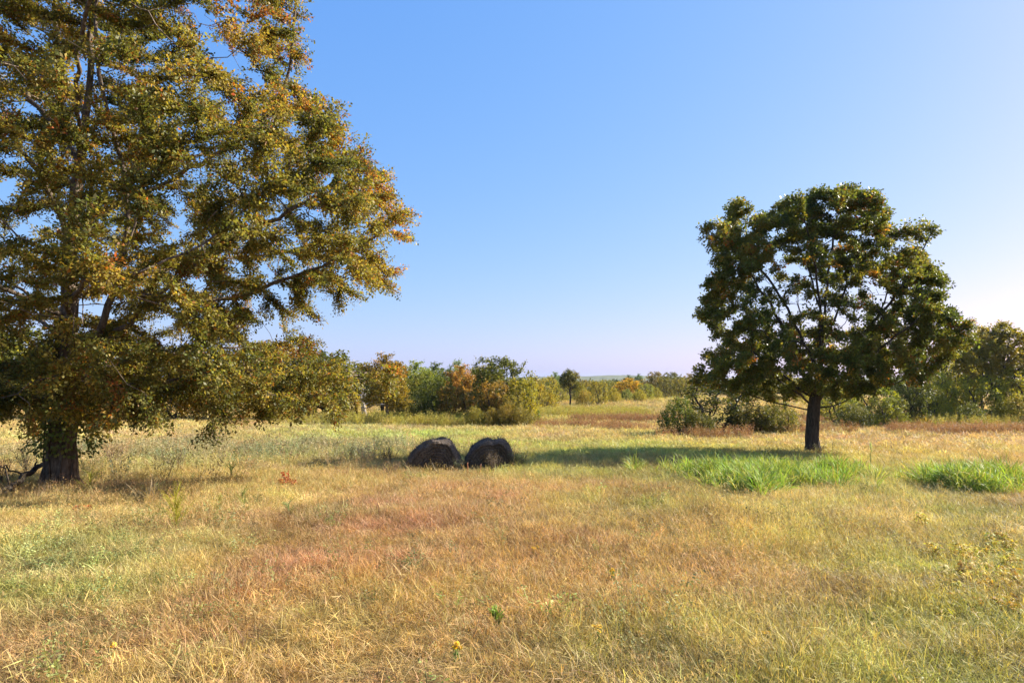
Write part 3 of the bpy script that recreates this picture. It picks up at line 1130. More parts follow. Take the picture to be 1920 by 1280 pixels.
FIELD_TREES = [
    # kind, px centre, distance, base py or None, top py, width px, leaf colour, name, category, label
    # wood behind the large tree
    ('round', -60, 74, 600, 260, (.10, .11, .03), 'oak_tree', 'tree', 'olive oak at the far field edge, past the vine-clad trunk on the outer side'),
    ('dense', 20, 76, 660, 150, (.07, .085, .025), 'oak_tree', 'tree', 'dark oak at the field edge directly behind the vine-clad trunk'),
    ('round', 150, 75, 640, 180, (.09, .095, .03), 'oak_tree', 'tree', 'oak half hidden behind the ivy and trunk of the large tree'),
    ('dense', 260, 74, 665, 140, (.06, .075, .022), 'oak_tree', 'tree', 'shadowy oak at the wood edge seen under the large tree, nearest its trunk'),
    ('scrub', 330, 71, 705, 90, (.10, .095, .03), 'thicket_tree', 'tree', 'brushy olive thicket under the drooping limbs of the large tree'),
    ('dense', 400, 76, 670, 150, (.055, .065, .02), 'oak_tree', 'tree', 'very dark oak behind the gap in the lowest drooping limbs'),
    ('round', 490, 75, 660, 150, (.07, .08, .025), 'oak_tree', 'tree', 'dark olive oak behind the lowest leafy limb, midway along it'),
    ('scrub', 555, 72, 700, 90, (.11, .10, .03), 'thicket_tree', 'tree', 'olive thicket behind the tip of the lowest limb'),
    ('dense', 610, 76, 672, 130, (.055, .07, .022), 'oak_tree', 'tree', 'dark oak beside the pale dead tree, on its shaded side'),
    ('bare', 683, 70, 722, 100, (1, 1, 1), 'dead_tree', 'tree', 'pale bare-branched dead tree at the dark wood edge'),
    ('round', 668, 80, 690, 110, (.12, .115, .03), 'oak_tree', 'tree', 'olive oak standing right behind the pale dead tree'),
    ('round', 718, 78, 676, 84, (.13, .095, .028), 'oak_tree', 'tree', 'dark tree with orange-tinged top beside the pale dead tree'),
    ('wispy', 727, 63, 708, 74, (.15, .12, .028), 'young_tree', 'tree', 'slim rusty-olive young tree with thin trunk at the field edge'),
    ('scrub', 764, 64, 748, 52, (.055, .065, .02), 'thicket_tree', 'tree', 'low dark thicket next to the slim rusty-olive young tree'),
    ('round', 778, 88, 688, 70, (.12, .16, .035), 'tall_tree', 'tree', 'light green tree rising over the wood'),
    ('round', 817, 104, 690, 60, (.06, .085, .03), 'oak_tree', 'tree', 'dark green crown behind, between light green and rust-brown trees'),
    ('dense', 815, 67, 716, 68, (.065, .085, .024), 'oak_tree', 'tree', 'dense dark green tree with leaves down to yellow weeds'),
    ('wispy', 856, 92, 686, 34, (.10, .15, .06), 'tall_tree', 'tree', 'pale grey-green tree tip poking over rust-brown trees'),
    ('round', 868, 76, 695, 76, (.19, .12, .038), 'oak_tree', 'tree', 'rust-brown oak in the middle of the wood edge'),
    ('scrub', 845, 66, 730, 52, (.18, .115, .03), 'thicket_tree', 'tree', 'orange-brown thicket between dense dark green tree and rust-brown oak'),
    ('scrub', 884, 66, 738, 50, (.12, .125, .05), 'thicket_tree', 'tree', 'grey-green thicket under the rust-brown oak'),
    ('bare', 898, 82, 677, 48, (1, 1, 1), 'bare_tree', 'tree', 'grey bare twig top beside the tallest dark oak'),
    ('dense', 944, 67, 683, 104, (.065, .078, .022), 'oak_tree', 'tree', 'tallest dark green oak at the end of the wood edge'),
    ('scrub', 928, 63, 722, 50, (.17, .115, .03), 'thicket_tree', 'tree', 'rusty thicket in front of the tallest dark oak'),
    ('scrub', 982, 64, 716, 56, (.17, .165, .03), 'thicket_tree', 'tree', 'yellow-olive tree at the very end of the wood, by the open field'),
    ('scrub', 962, 62, 745, 40, (.14, .13, .035), 'thicket_tree', 'tree', 'olive brush filling below the tallest dark oak'),
    ('bush', 892, 59, 765, 32, (.13, .125, .03), 'bush', 'bush', 'olive bush first in the row before the rusty thickets'),
    ('bush', 921, 59, 768, 26, (.15, .125, .03), 'bush', 'bush', 'small yellow-brown bush second in the row by the weeds'),
    ('bush', 948, 59, 760, 36, (.13, .105, .03), 'bush', 'bush', 'brownish bush third in the row under the tallest oak'),
    ('bush', 977, 59, 766, 44, (.11, .10, .03), 'bush', 'bush', 'wide dark-based bush ending the row at the open field'),
    ('cedar', 1009, 64, 772, 15, (.06, .11, .03), 'cedar_sapling', 'tree', 'tiny dark green cedar standing alone among yellow weeds'),
    # open field beyond
    ('scrub', 1021, 108, 712, 50, (.18, .165, .032), 'young_tree', 'tree', 'yellow-olive tree just past the end of the wood'),
    ('round', 1039, 170, 703, 26, (.10, .14, .07), 'tall_tree', 'tree', 'grey-green round tree far behind the lone dark tree'),
    ('scrub', 1030, 112, 738, 26, (.08, .10, .025), 'young_tree', 'tree', 'small dark green sapling near the lone dark tree'),
    ('open', 1068, 124, 700, 40, (.075, .08, .024), 'oak_tree', 'tree', 'lone dark tree with a visible trunk in the distant field'),
    ('bush', 1098, 122, 734, 32, (.17, .14, .03), 'bush', 'bush', 'low golden-olive bush beside the lone dark tree'),
    ('scrub', 1123, 125, 718, 34, (.14, .135, .03), 'young_tree', 'tree', 'olive bushy tree between the lone dark tree and the golden tree'),
    ('bush', 1147, 140, 730, 32, (.20, .17, .03), 'bush', 'bush', 'golden brush between the olive bushy tree and golden tree'),
    ('round', 1178, 165, 713, 46, (.30, .195, .025), 'maple_tree', 'tree', 'bright golden-yellow autumn tree in the distant field'),
    ('bush', 1174, 150, 731, 22, (.12, .14, .05), 'bush', 'bush', 'grey-green bush in front of the bright golden-yellow tree'),
    ('scrub', 1210, 160, 722, 32, (.15, .16, .035), 'young_tree', 'tree', 'yellow-green tree next to the bright golden-yellow tree'),
    ('dense', 1232, 190, 702, 34, (.13, .10, .03), 'oak_tree', 'tree', 'brown-topped oak first of the far clump past the yellow-green tree'),
    ('dense', 1262, 185, 703, 36, (.085, .085, .028), 'oak_tree', 'tree', 'dark-based oak in the middle of the far clump'),
    ('round', 1290, 190, 705, 36, (.14, .105, .035), 'oak_tree', 'tree', 'russet oak of the far clump nearest the green shrubs'),
    ('round', 1178, 300, 706, 18, (.06, .085, .04), 'oak_tree', 'tree', 'dark distant tree above the bright golden-yellow crown'),
    ('round', 1197, 310, 704, 16, (.08, .12, .06), 'oak_tree', 'tree', 'grey-green distant tree just past the golden-yellow crown'),
    ('bush', 1086, 150, 722, 30, (.16, .15, .032), 'bush', 'bush', 'hazy olive bush behind the low golden-olive bush'),
    ('scrub', 1108, 165, 717, 30, (.17, .14, .032), 'young_tree', 'tree', 'tan-olive tree just behind the olive bushy tree'),
    ('scrub', 1140, 180, 716, 32, (.12, .125, .032), 'young_tree', 'tree', 'dull green tree behind the golden brush'),
    ('scrub', 1157, 190, 718, 26, (.19, .16, .03), 'young_tree', 'tree', 'straw-gold tree tucked against the golden-yellow crown on the lone-tree side'),
    ('bush', 1198, 148, 733, 26, (.20, .18, .03), 'bush', 'bush', 'yellow bush under the yellow-green tree'),
    ('bush', 1226, 165, 728, 30, (.16, .15, .03), 'bush', 'bush', 'olive bush at the near side of the far clump'),
    ('scrub', 1248, 175, 712, 30, (.11, .10, .03), 'thicket_tree', 'tree', 'dark thicket filling the far clump between its first two oaks'),
    ('scrub', 1277, 172, 712, 32, (.13, .115, .03), 'thicket_tree', 'tree', 'brown thicket filling the far clump next to the russet oak'),
    ('scrub', 1000, 95, 722, 40, (.17, .15, .03), 'thicket_tree', 'tree', 'olive-gold thicket between the wood end and the yellow-olive tree'),
    ('scrub', 1052, 140, 722, 30, (.15, .14, .03), 'young_tree', 'tree', 'pale olive tree behind the lone dark tree on the wood side'),
    # behind and beside the shade tree
    ('bush', 1270, 45, 752, 66, (.10, .13, .03), 'bush', 'bush', 'sunlit green shrub at the outer end of the hedge-like thicket'),
    ('scrub', 1345, 47, 730, 130, (.06, .07, .02), 'thicket_tree', 'tree', 'dark tangled thicket behind the low limb of the round-crowned tree'),
    ('bush', 1310, 44, 775, 60, (.10, .10, .03), 'bush', 'bush', 'low olive shrub in front of the dark tangled thicket'),
    ('bush', 1405, 46, 762, 80, (.10, .09, .03), 'bush', 'bush', 'brown-olive shrub in the middle of the thicket row'),
    ('bush', 1455, 46, 757, 78, (.14, .14, .03), 'bush', 'bush', 'yellow-olive shrub closest to the bare trunk in grass'),
    ('round', 1400, 120, 705, 70, (.14, .12, .035), 'oak_tree', 'tree', 'olive oak glimpsed behind the lowest limb of the round-crowned tree'),
    ('round', 1470, 110, 708, 80, (.17, .15, .035), 'oak_tree', 'tree', 'golden-olive oak behind the trunk fork of the round-crowned tree'),
    ('scrub', 1560, 75, 722, 90, (.17, .16, .035), 'young_tree', 'tree', 'yellowish young tree right behind the bare trunk'),
    ('scrub', 1640, 60, 728, 74, (.17, .19, .03), 'young_tree', 'tree', 'bright yellow-green bush-tree under the crown of the round-crowned tree'),
    ('bush', 1600, 57, 758, 70, (.06, .065, .022), 'bush', 'bush', 'dark shaded bush below the bright yellow-green bush-tree'),
    ('dense', 1705, 62, 690, 84, (.05, .06, .022), 'cedar_tree', 'tree', 'very dark bushy evergreen beside the round-crowned tree'),
    ('scrub', 1752, 70, 690, 66, (.15, .15, .032), 'young_tree', 'tree', 'olive-yellow tree next to the very dark evergreen'),
    ('scrub', 1795, 72, 655, 74, (.15, .145, .032), 'young_tree', 'tree', 'loose yellow-green tree in front of the two-trunked tree'),
    ('bush', 1812, 62, 756, 54, (.06, .07, .022), 'bush', 'bush', 'dark low bush at the foot of the two-trunked tree'),
    ('tall', 1868, 68, 612, 150, (.12, .105, .026), 'oak_tree', 'tree', 'tall two-trunked tree with an open rusty crown at the field edge'),
    ('round', 1838, 82, 618, 60, (.08, .10, .035), 'oak_tree', 'tree', 'grey-green crown peeking from behind the two-trunked tree'),
    ('scrub', 1925, 66, 690, 90, (.15, .155, .03), 'young_tree', 'tree', 'yellow-green tree past the two-trunked tree, cut by the frame edge'),
    ('bush', 1905, 63, 740, 70, (.14, .13, .03), 'bush', 'bush', 'olive bush below the yellow-green tree at the frame edge'),
    ('scrub', 1735, 66, 700, 80, (.16, .165, .032), 'young_tree', 'tree', 'bright olive tree filling the gap just past the very dark evergreen'),
    ('scrub', 1840, 66, 706, 80, (.16, .17, .034), 'young_tree', 'tree', 'yellow-green brushy tree around the trunks of the two-trunked tree'),
    ('scrub', 1780, 76, 680, 80, (.13, .14, .032), 'young_tree', 'tree', 'deeper green tree behind the loose yellow-green tree'),
    ('scrub', 1570, 64, 735, 80, (.13, .14, .03), 'thicket_tree', 'tree', 'olive thicket past the bare trunk, beside the dark shaded bush'),
    ('scrub', 1665, 58, 745, 60, (.09, .10, .03), 'thicket_tree', 'tree', 'dull green thicket between yellow-green bush-tree and very dark evergreen'),
    ('dense', 745, 84, 690, 70, (.10, .11, .032), 'oak_tree', 'tree', 'olive oak filling the wood behind the slim rusty-olive young tree'),
    ('dense', 795, 78, 705, 60, (.10, .125, .035), 'oak_tree', 'tree', 'mid green oak below the light green tree'),
    ('dense', 905, 80, 695, 70, (.12, .11, .034), 'oak_tree', 'tree', 'brown-olive oak behind the rust-brown oak'),
    ('round', 1990, 74, 630, 150, (.11, .11, .03), 'oak_tree', 'tree', 'olive oak at the field edge just outside the frame'),
]


def place_tree(kind, px, d, top, wpx, colour, name, cat, label, rz):
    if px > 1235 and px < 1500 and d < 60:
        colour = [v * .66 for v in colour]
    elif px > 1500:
        colour = [colour[0] * 1.22, colour[1] * 1.18, colour[2]]  # right-hand trees: backlit glow painted into their yellowish autumn leaf colour
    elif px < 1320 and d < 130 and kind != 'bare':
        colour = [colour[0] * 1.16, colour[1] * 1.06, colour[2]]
    p = on_ground(px, d)
    pr = PROTO[kind]
    ztop = at(px, top, d)[2]
    h = (ztop - p[2]) * (1.03 if px > 1500 else 1.11)
    w = wpx / F * d
    root = empty(name, p)
    tag(root, label, cat, 'trees and bushes around the field')
    sz = h / pr['h']
    sx = w / pr['w'] * 1.12
    root.scale = (sx, (sx + sz) / 2, sz)
    root.rotation_euler[2] = rz
    t = link('trunk', pr['trunk'], root)
    if pr['crown']:
        c = link('crown', pr['crown'], root, 'stuff')
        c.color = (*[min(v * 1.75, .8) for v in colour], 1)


_rr = random.Random(5)
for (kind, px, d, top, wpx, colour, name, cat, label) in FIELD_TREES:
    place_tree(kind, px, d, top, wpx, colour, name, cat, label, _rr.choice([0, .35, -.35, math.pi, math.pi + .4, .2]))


# ---- far-off woods that read as one mass
def far_woods():
    rng = np.random.default_rng(77)
    n = 640
    y = rng.uniform(235, 520, n)
    x = rng.uniform(-.9, .95, n) * y
    lane = np.abs(x / y - (1170 - 960) / F) > 1.0
    r = rng.uniform(3.2, 6, n)
    hgt = rng.uniform(3, 5.6, n)
    Vs, qs, cs = [], [], []
    off = 0
    for i in range(n):
        k = 320
        u = norm(rng.normal(0, 1, (k, 3))) * (rng.random((k, 1)) ** .35)
        bump = 1 + .22 * np.sin(u[:, :1] * 5 + i) * np.cos(u[:, 1:2] * 4 + i * 2)
        p = u * bump * np.array([r[i], r[i], hgt[i] * .5]) + np.array([x[i], y[i], zg(x[i], y[i]) + hgt[i] * .5])
        base = np.array([[.06, .08, .03], [.11, .10, .035], [.15, .11, .035], [.09, .11, .045]])[rng.integers(0, 4)]
        col = base * rng.uniform(.75, 1.3, (k, 1))
        V, q, c = leaf_geo(p, rng.normal(0, 1, (k, 3)), rng.normal(0, 1, (k, 3)) + np.array([0, 0, .6]), rng.uniform(.7, 1.3, k), rng.uniform(.6, 1.0, k), col)
        Vs.append(V)
        qs.append(q + off)
        cs.append(c)
        off += len(V)
    link('distant_woods', fast_mesh('distant_woods', np.concatenate(Vs), [np.concatenate(qs)], M_LEAF, np.concatenate(cs)), kind='stuff')


far_woods()


# ------------------------------------------------------------------ grass: tuft prototypes and scattering
def fine_tuft(seed, n, h, spread, lean, width, seeds=.35, wild=.2, panicle=0):
    r = random.Random(seed)
    b = Buf()
    for i in range(n):
        az = r.uniform(0, 6.283)
        rr = spread * math.sqrt(r.random())
        a2 = r.uniform(0, 6.283)
        base = (rr * math.cos(a2), rr * math.sin(a2), -.02)
        L = h * r.uniform(.45, 1.15)
        ln = abs(r.gauss(0, lean))
        if r.random() < wild:
            ln = r.uniform(.7, 1.35)
        tone = r.uniform(.7, 1.25)
        c = (tone, tone * r.uniform(.92, 1.08), tone * r.uniform(.8, 1.2))
        prof = (1, .8, 1.9, 0) if r.random() < seeds else (1, .9, .6, 0)
        pts = b.blade(base, az, L, ln, r.uniform(.1, 1.6), width * r.uniform(.7, 1.3), c, 3, prof, r.uniform(-.8, .8))
        for k in range(panicle if r.random() < .8 else 0):
            f = r.random()
            p = pts[2] * (1 - f) + pts[3] * f
            b.blade(p, r.uniform(0, 6.283), L * r.uniform(.06, .2), r.uniform(.2, 1.2), .6, .0035, (tone * 1.15, tone, tone * .95), 2, (.4, 1, 0))
    return proto_object('tuft', b.mesh('tuft', M_BLADE))


def thatch_tuft(seed, n, h, spread, width):
    """low tangle of lying stems with short curled leaves"""
    r = random.Random(seed)
    b = Buf()
    for i in range(n):
        az = r.uniform(0, 6.283)
        rr = spread * math.sqrt(r.random())
        a2 = r.uniform(0, 6.283)
        base = (rr * math.cos(a2), rr * math.sin(a2), r.uniform(-.01, h * .3))
        tone = r.uniform(.62, 1.3)
        c = (tone, tone * r.uniform(.88, 1.08), tone * r.uniform(.8, 1.15))
        b.blade(base, az, h * r.uniform(.5, 1.4), r.uniform(.3, 1.4), r.uniform(-.6, 1.6), width * r.uniform(.7, 1.4), c, 3, (1, 1, .8, 0), r.uniform(-1, 1))
    return proto_object('thatch', b.mesh('thatch', M_BLADE))


def broad_tuft(seed, n, h, width):
    """arching broad green blades on leafy culms"""
    r = random.Random(seed)
    b = Buf()
    for i in range(n):
        az = r.uniform(0, 6.283)
        rr = .13 * math.sqrt(r.random())
        base = (rr * math.cos(az), rr * math.sin(az), -.03)
        tone = r.uniform(.7, 1.25)
        c = (tone * r.uniform(.85, 1.2), tone, tone * r.uniform(.7, 1.1))
        if r.random() < .07:
            c = (2.2, 1.5, 2.6)
        z = r.uniform(0, .45) * h
        b.blade((base[0], base[1], z - .03), az + r.uniform(-.7, .7), h * r.uniform(.5, 1.0) - z * .4, r.uniform(.1, .7), r.uniform(.7, 2.1), width * r.uniform(.6, 1.2), c, 5, (.6, 1, .95, .75, .45, 0), r.uniform(-.5, .5))
    return proto_object('broad_tuft', b.mesh('broad_tuft', M_BLADE))


def weed_tuft(seed, n_stem, h, leaf, spread=.12):
    """branched leafy stems with many small leaves"""
    r = random.Random(seed)
    g = np.random.default_rng(seed)
    b = Buf()
    for i in range(n_stem):
        az = r.uniform(0, 6.283)
        base = (spread * r.random() * math.cos(az), spread * r.random() * math.sin(az), -.02)
        pts = b.blade(base, az, h * r.uniform(.6, 1.1), r.uniform(.05, .5), r.uniform(0, .5), .006, (.8, .75, .7), 4, (1, 1, .8, .6, 0))
        pts = np.array(pts)
        k = 22
        t = g.uniform(.25, 1, k) * 4
        ii = np.minimum(t.astype(int), 3)
        p = pts[ii] + (pts[ii + 1] - pts[ii]) * (t - ii)[:, None] + g.normal(0, h * .05, (k, 3))
        tone = g.uniform(.7, 1.3, (k, 1)) * np.ones((1, 3))
        V, q, c = leaf_geo(p, g.normal(0, 1, (k, 3)) + np.array([0, 0, .5]), g.normal(0, .7, (k, 3)) + np.array([0, 0, .6]), leaf * g.uniform(.6, 1.4, k), leaf * .42 * g.uniform(.7, 1.3, k), tone)
        b.add(V, q, None, c)
    return proto_object('weed_tuft', b.mesh('weed_tuft', M_BLADE))


def band(y0, y1, dens, rng, widen=1.15, extra=2.5):
    """uniform points over the strip of field between two distances, as wide as the view plus a margin"""
    area = ((.75 * widen * (y0 + y1)) + 2 * extra) * (y1 - y0)
    n = int(area * dens)
    u = rng.random(n * 2)
    y = y0 + (y1 - y0) * u
    hw = .75 * widen * y + extra
    k = rng.random(n * 2) < hw / (.75 * widen * y1 + extra)
    y, hw = y[k][:n], hw[k][:n]
    x = rng.uniform(-1, 1, len(y)) * hw
    return x, y


def rots(n, rng, tilt=.15):
    return np.stack([rng.normal(0, tilt, n), rng.normal(0, tilt, n), rng.uniform(0, 6.283, n)], 1)


def in_obstacle(x, y):
    m = np.zeros(len(x), bool)
    for (cx, cy, r) in ((TREE_A[0], TREE_A[1], .42), (TREE_B[0], TREE_B[1], .28), (BALE1[0], BALE1[1], .75), (BALE2[0], BALE2[1], .62)):
        m |= (x - cx) ** 2 + (y - cy) ** 2 < r * r
    return m


BALE1 = ground_px(808, 884)
BALE2 = ground_px(917, 882)
BALE1[1] += .55
BALE2[1] += .55
for B in (BALE1, BALE2):
    B[2] = zg(B[0], B[1])

DRY = [fine_tuft(s, 44, .20, .15, .60, .0028, .4, .5) for s in range(6)]
TALL = [fine_tuft(20 + s, 22, .36, .15, .5, .0026, .0, .2, 6) for s in range(5)]
THATCH = [thatch_tuft(40 + s, 56, .12, .17, .0034) for s in range(6)]
BROAD = [broad_tuft(60 + s, 20, .70, .019) for s in range(5)]
WEED = [weed_tuft(80 + s, 6, .34, .028) for s in range(5)]
FARGRASS = [fine_tuft(100 + s, 44, .34, .34, .45, .013) for s in range(5)]


def grow(name, protos, bands, rng, height, tilt=.15, sel=None, colour=None, hvar=.35, squash=1.0):
    Ps, Rs, Ss, Cs = [], [], [], []
    for (y0, y1, dens, sc) in bands:
        x, y = band(y0, y1, dens, rng)
        k = ~in_obstacle(x, y)
        if sel is not None:
            k &= rng.random(len(x)) < sel(x, y)
        x, y = x[k], y[k]
        n = len(x)
        Ps.append(np.stack([x, y, zg(x, y)], 1))
        Rs.append(rots(n, rng, tilt))
        hn = .35 + .75 * vnoise(x, y, 1.3, 12) + .6 * vnoise(x, y, .45, 13)
        s = sc * rng.uniform(1 - hvar, 1 + hvar, n)
        Ss.append(np.stack([s, s, s * hn * height(x, y)], 1))
        c = field_colour(x, y) if colour is None else colour(x, y)
        Cs.append(c * rng.uniform(.60, 1.32, (n, 1)) * (.80 + .42 * vnoise(x, y, .38, 71))[:, None] * (1 + rng.normal(0, .06, (n, 3))))
    P = np.concatenate(Ps)
    print(name, len(P))
    return scatter(name, protos, P, np.concatenate(Rs), np.concatenate(Ss), np.concatenate(Cs))


def near_blob(x, y, px, py, rx, ry):
    p = ground_px(px, py)
    y0, y1 = ground_px(px, py + ry)[1], ground_px(px, py - ry)[1]
    return np.exp(-((x - p[0]) / (rx / F * p[1])) ** 2 - ((y - p[1]) / max((y1 - y0) / 2, .3)) ** 2)


one = lambda x, y: np.ones(len(x))
rg = np.random.default_rng(900)


def cover(x, y):
    bare = .8 * near_blob(x, y, 1190, 1000, 70, 10) + .8 * near_blob(x, y, 1255, 1012, 40, 8) + .7 * near_blob(x, y, 775, 972, 40, 8) + .6 * near_blob(x, y, 1080, 985, 40, 8)
    return np.clip(1.25 * vnoise(x, y, .7, 61) + .45 - bare, .12, 1)


def tallness(x, y):
    return .09 + near_blob(x, y, 1620, 1060, 330, 120) + .8 * near_blob(x, y, 1450, 1230, 420, 70) + .7 * near_blob(x, y, 180, 960, 250, 40) + .5 * near_blob(x, y, 120, 1200, 300, 60)


grow('dry_grass', DRY, [(.6, 4, 75, .85), (4, 9, 95, .85), (9, 16, 60, 1.0), (16, 32, 30, 1.3)], rg, lambda x, y: .25 + .34 * vnoise(x, y, 2.5, 14), .30, sel=cover)
grow('matted_grass', THATCH, [(.6, 4, 80, .9), (4, 9, 115, .9), (9, 16, 70, 1.05), (16, 30, 26, 1.4)], rg, lambda x, y: .85 + 0 * x, .28, sel=lambda x, y: np.clip(cover(x, y) + .2, 0, 1))
grow('tall_grass', TALL, [(.6, 5, 40, .9), (5, 12, 55, .95), (12, 22, 30, 1.1)], rg, lambda x, y: .62 + .2 * vnoise(x, y, 2.0, 15), .3, sel=tallness)
grow('field_grass', FARGRASS, [(24, 40, 9, 1.0), (40, 70, 5.5, 1.3), (70, 120, 2.2, 1.9), (120, 190, .8, 2.6)], rg, lambda x, y: .5 + 0 * x, .25)

# low leafy weeds, grey green
grow('leafy_weeds', WEED, [(1, 8, 16, 1.0), (8, 16, 8, 1.2)], rg, lambda x, y: .6 + 0 * x, .2,
     sel=lambda x, y: np.clip(.06 + 1.1 * near_blob(x, y, 100, 1060, 190, 80) + .5 * near_blob(x, y, 330, 1150, 160, 60) + .3 * near_blob(x, y, 1150, 1150, 200, 60), 0, 1),
     colour=lambda x, y: np.array([.27, .29, .10]) + .06 * (vnoise(x, y, .8, 16)[:, None] - .5))
# weeds beyond the tree and around the bales
grow('meadow_weeds', WEED, [(14, 32, 9, 1.5)], rg, lambda x, y: .8 + .6 * vnoise(x, y, 2., 18), .2,
     sel=lambda x, y: np.clip(.9 * near_blob(x, y, 560, 838, 220, 16) + .9 * near_blob(x, y, 280, 850, 180, 18) + .8 * near_blob(x, y, 700, 850, 90, 14), 0, 1),
     colour=lambda x, y: np.array([.36, .31, .16]) * (1 + .9 * (vnoise(x, y, 1.2, 19)[:, None] - .5) * np.array([1.1, .5, .4])))


def patch(name, protos, spots, scale, colour, rng, tilt=.15, hz=1.0, soft=False):
    """spots: photo px, py, rx px, ry px, how many"""
    Ps = []
    for (px, py, rx, ry, n) in spots:
        p = ground_px(px, py)
        y0, y1 = ground_px(px, py + ry)[1], ground_px(px, max(py - ry, 722))[1]
        a = rng.uniform(0, 6.283, n)
        r = np.abs(rng.normal(0, .6, n)) if soft else np.sqrt(rng.random(n))
        x = p[0] + np.cos(a) * r * rx / F * p[1]
        y = (y0 + y1) / 2 + np.sin(a) * r * (y1 - y0) / 2
        Ps.append(np.stack([x, y, zg(x, y)], 1))
    P = np.concatenate(Ps)
    n = len(P)
    s = scale * rng.uniform(.65, 1.25, n)
    c = np.array(colour) * rng.uniform(.75, 1.25, (n, 1)) * (1 + rng.normal(0, .07, (n, 3)))
    c = c + (STRAW - c) * np.clip(rng.normal(.05, .18, (n, 1)), 0, .8)
    return scatter(name, protos, P, rots(n, rng, tilt), np.stack([s, s, s * hz], 1), c)


patch('green_tall_grass', BROAD, [(1450, 905, 105, 15, 560), (1400, 914, 80, 11, 190), (1555, 896, 45, 9, 150), (1340, 896, 80, 9, 120), (1200, 889, 60, 6, 14), (1420, 926, 40, 6, 80),
                                  (1800, 920, 42, 13, 230), (1880, 912, 40, 12, 130)], .76, (.24, .35, .05), rg, .4, hz=1.1, soft=True)
patch('yellow_field_weeds', WEED, [(800, 792, 110, 8, 700), (900, 797, 120, 5, 350), (1110, 778, 110, 6, 800), (1100, 750, 130, 5, 900), (1230, 742, 70, 4, 400), (640, 793, 110, 7, 250), (1780, 796, 140, 5, 350)], 3.2, (.34, .30, .05), rg, .15)
patch('russet_field_weeds', WEED, [(1180, 789, 110, 3, 420), (1060, 800, 60, 2, 110), (1160, 806, 60, 3, 100), (1600, 792, 110, 5, 520), (1800, 812, 140, 4, 420), (1490, 812, 120, 3, 140), (1320, 822, 90, 2, 80)], 2.4, (.27, .14, .065), rg, .2)


# ------------------------------------------------------------------ the two old round bales
def hay_material():
    m, t = new_mat('old_hay')
    out = nd(t, 'ShaderNodeOutputMaterial')
    tc = nd(t, 'ShaderNodeTexCoord')
    n1 = nd(t, 'ShaderNodeTexNoise')
    n1.inputs['Scale'].default_value = 26
    n1.inputs['Detail'].default_value = 9
    n1.inputs['Roughness'].default_value = .75
    n1.inputs['Distortion'].default_value = .6
    t.links.new(tc.outputs['Object'], n1.inputs['Vector'])
    n2 = nd(t, 'ShaderNodeTexNoise')
    n2.inputs['Scale'].default_value = 2.6
    n2.inputs['Detail'].default_value = 4
    t.links.new(tc.outputs['Object'], n2.inputs['Vector'])
    rp = nd(t, 'ShaderNodeValToRGB')
    rp.color_ramp.elements[0].position = .33
    rp.color_ramp.elements[1].position = .72
    rp.color_ramp.elements[0].color = (.05, .044, .040, 1)
    rp.color_ramp.elements[1].color = (.25, .21, .175, 1)
    t.links.new(n1.outputs[0], rp.inputs[0])
    r2 = nd(t, 'ShaderNodeValToRGB')
    r2.color_ramp.elements[0].color = (.6, .6, .62, 1)
    r2.color_ramp.elements[1].color = (1.25, 1.1, .95, 1)
    t.links.new(n2.outputs[0], r2.inputs[0])
    p = nd(t, 'ShaderNodeBsdfPrincipled')
    p.inputs['Roughness'].default_value = .95
    p.inputs['Specular IOR Level'].default_value = .1
    ta = nd(t, 'ShaderNodeAttribute', attribute_name='tint')
    t.links.new(mixc(t, mixc(t, rp.outputs[0], r2.outputs[0]), ta.outputs['Color']), p.inputs['Base Color'])
    bp = nd(t, 'ShaderNodeBump')
    bp.inputs['Strength'].default_value = 1
    bp.inputs['Distance'].default_value = .03
    t.links.new(n1.outputs[0], bp.inputs['Height'])
    t.links.new(bp.outputs[0], p.inputs['Normal'])
    t.links.new(p.outputs[0], out.inputs['Surface'])
    return m


M_HAY = hay_material()


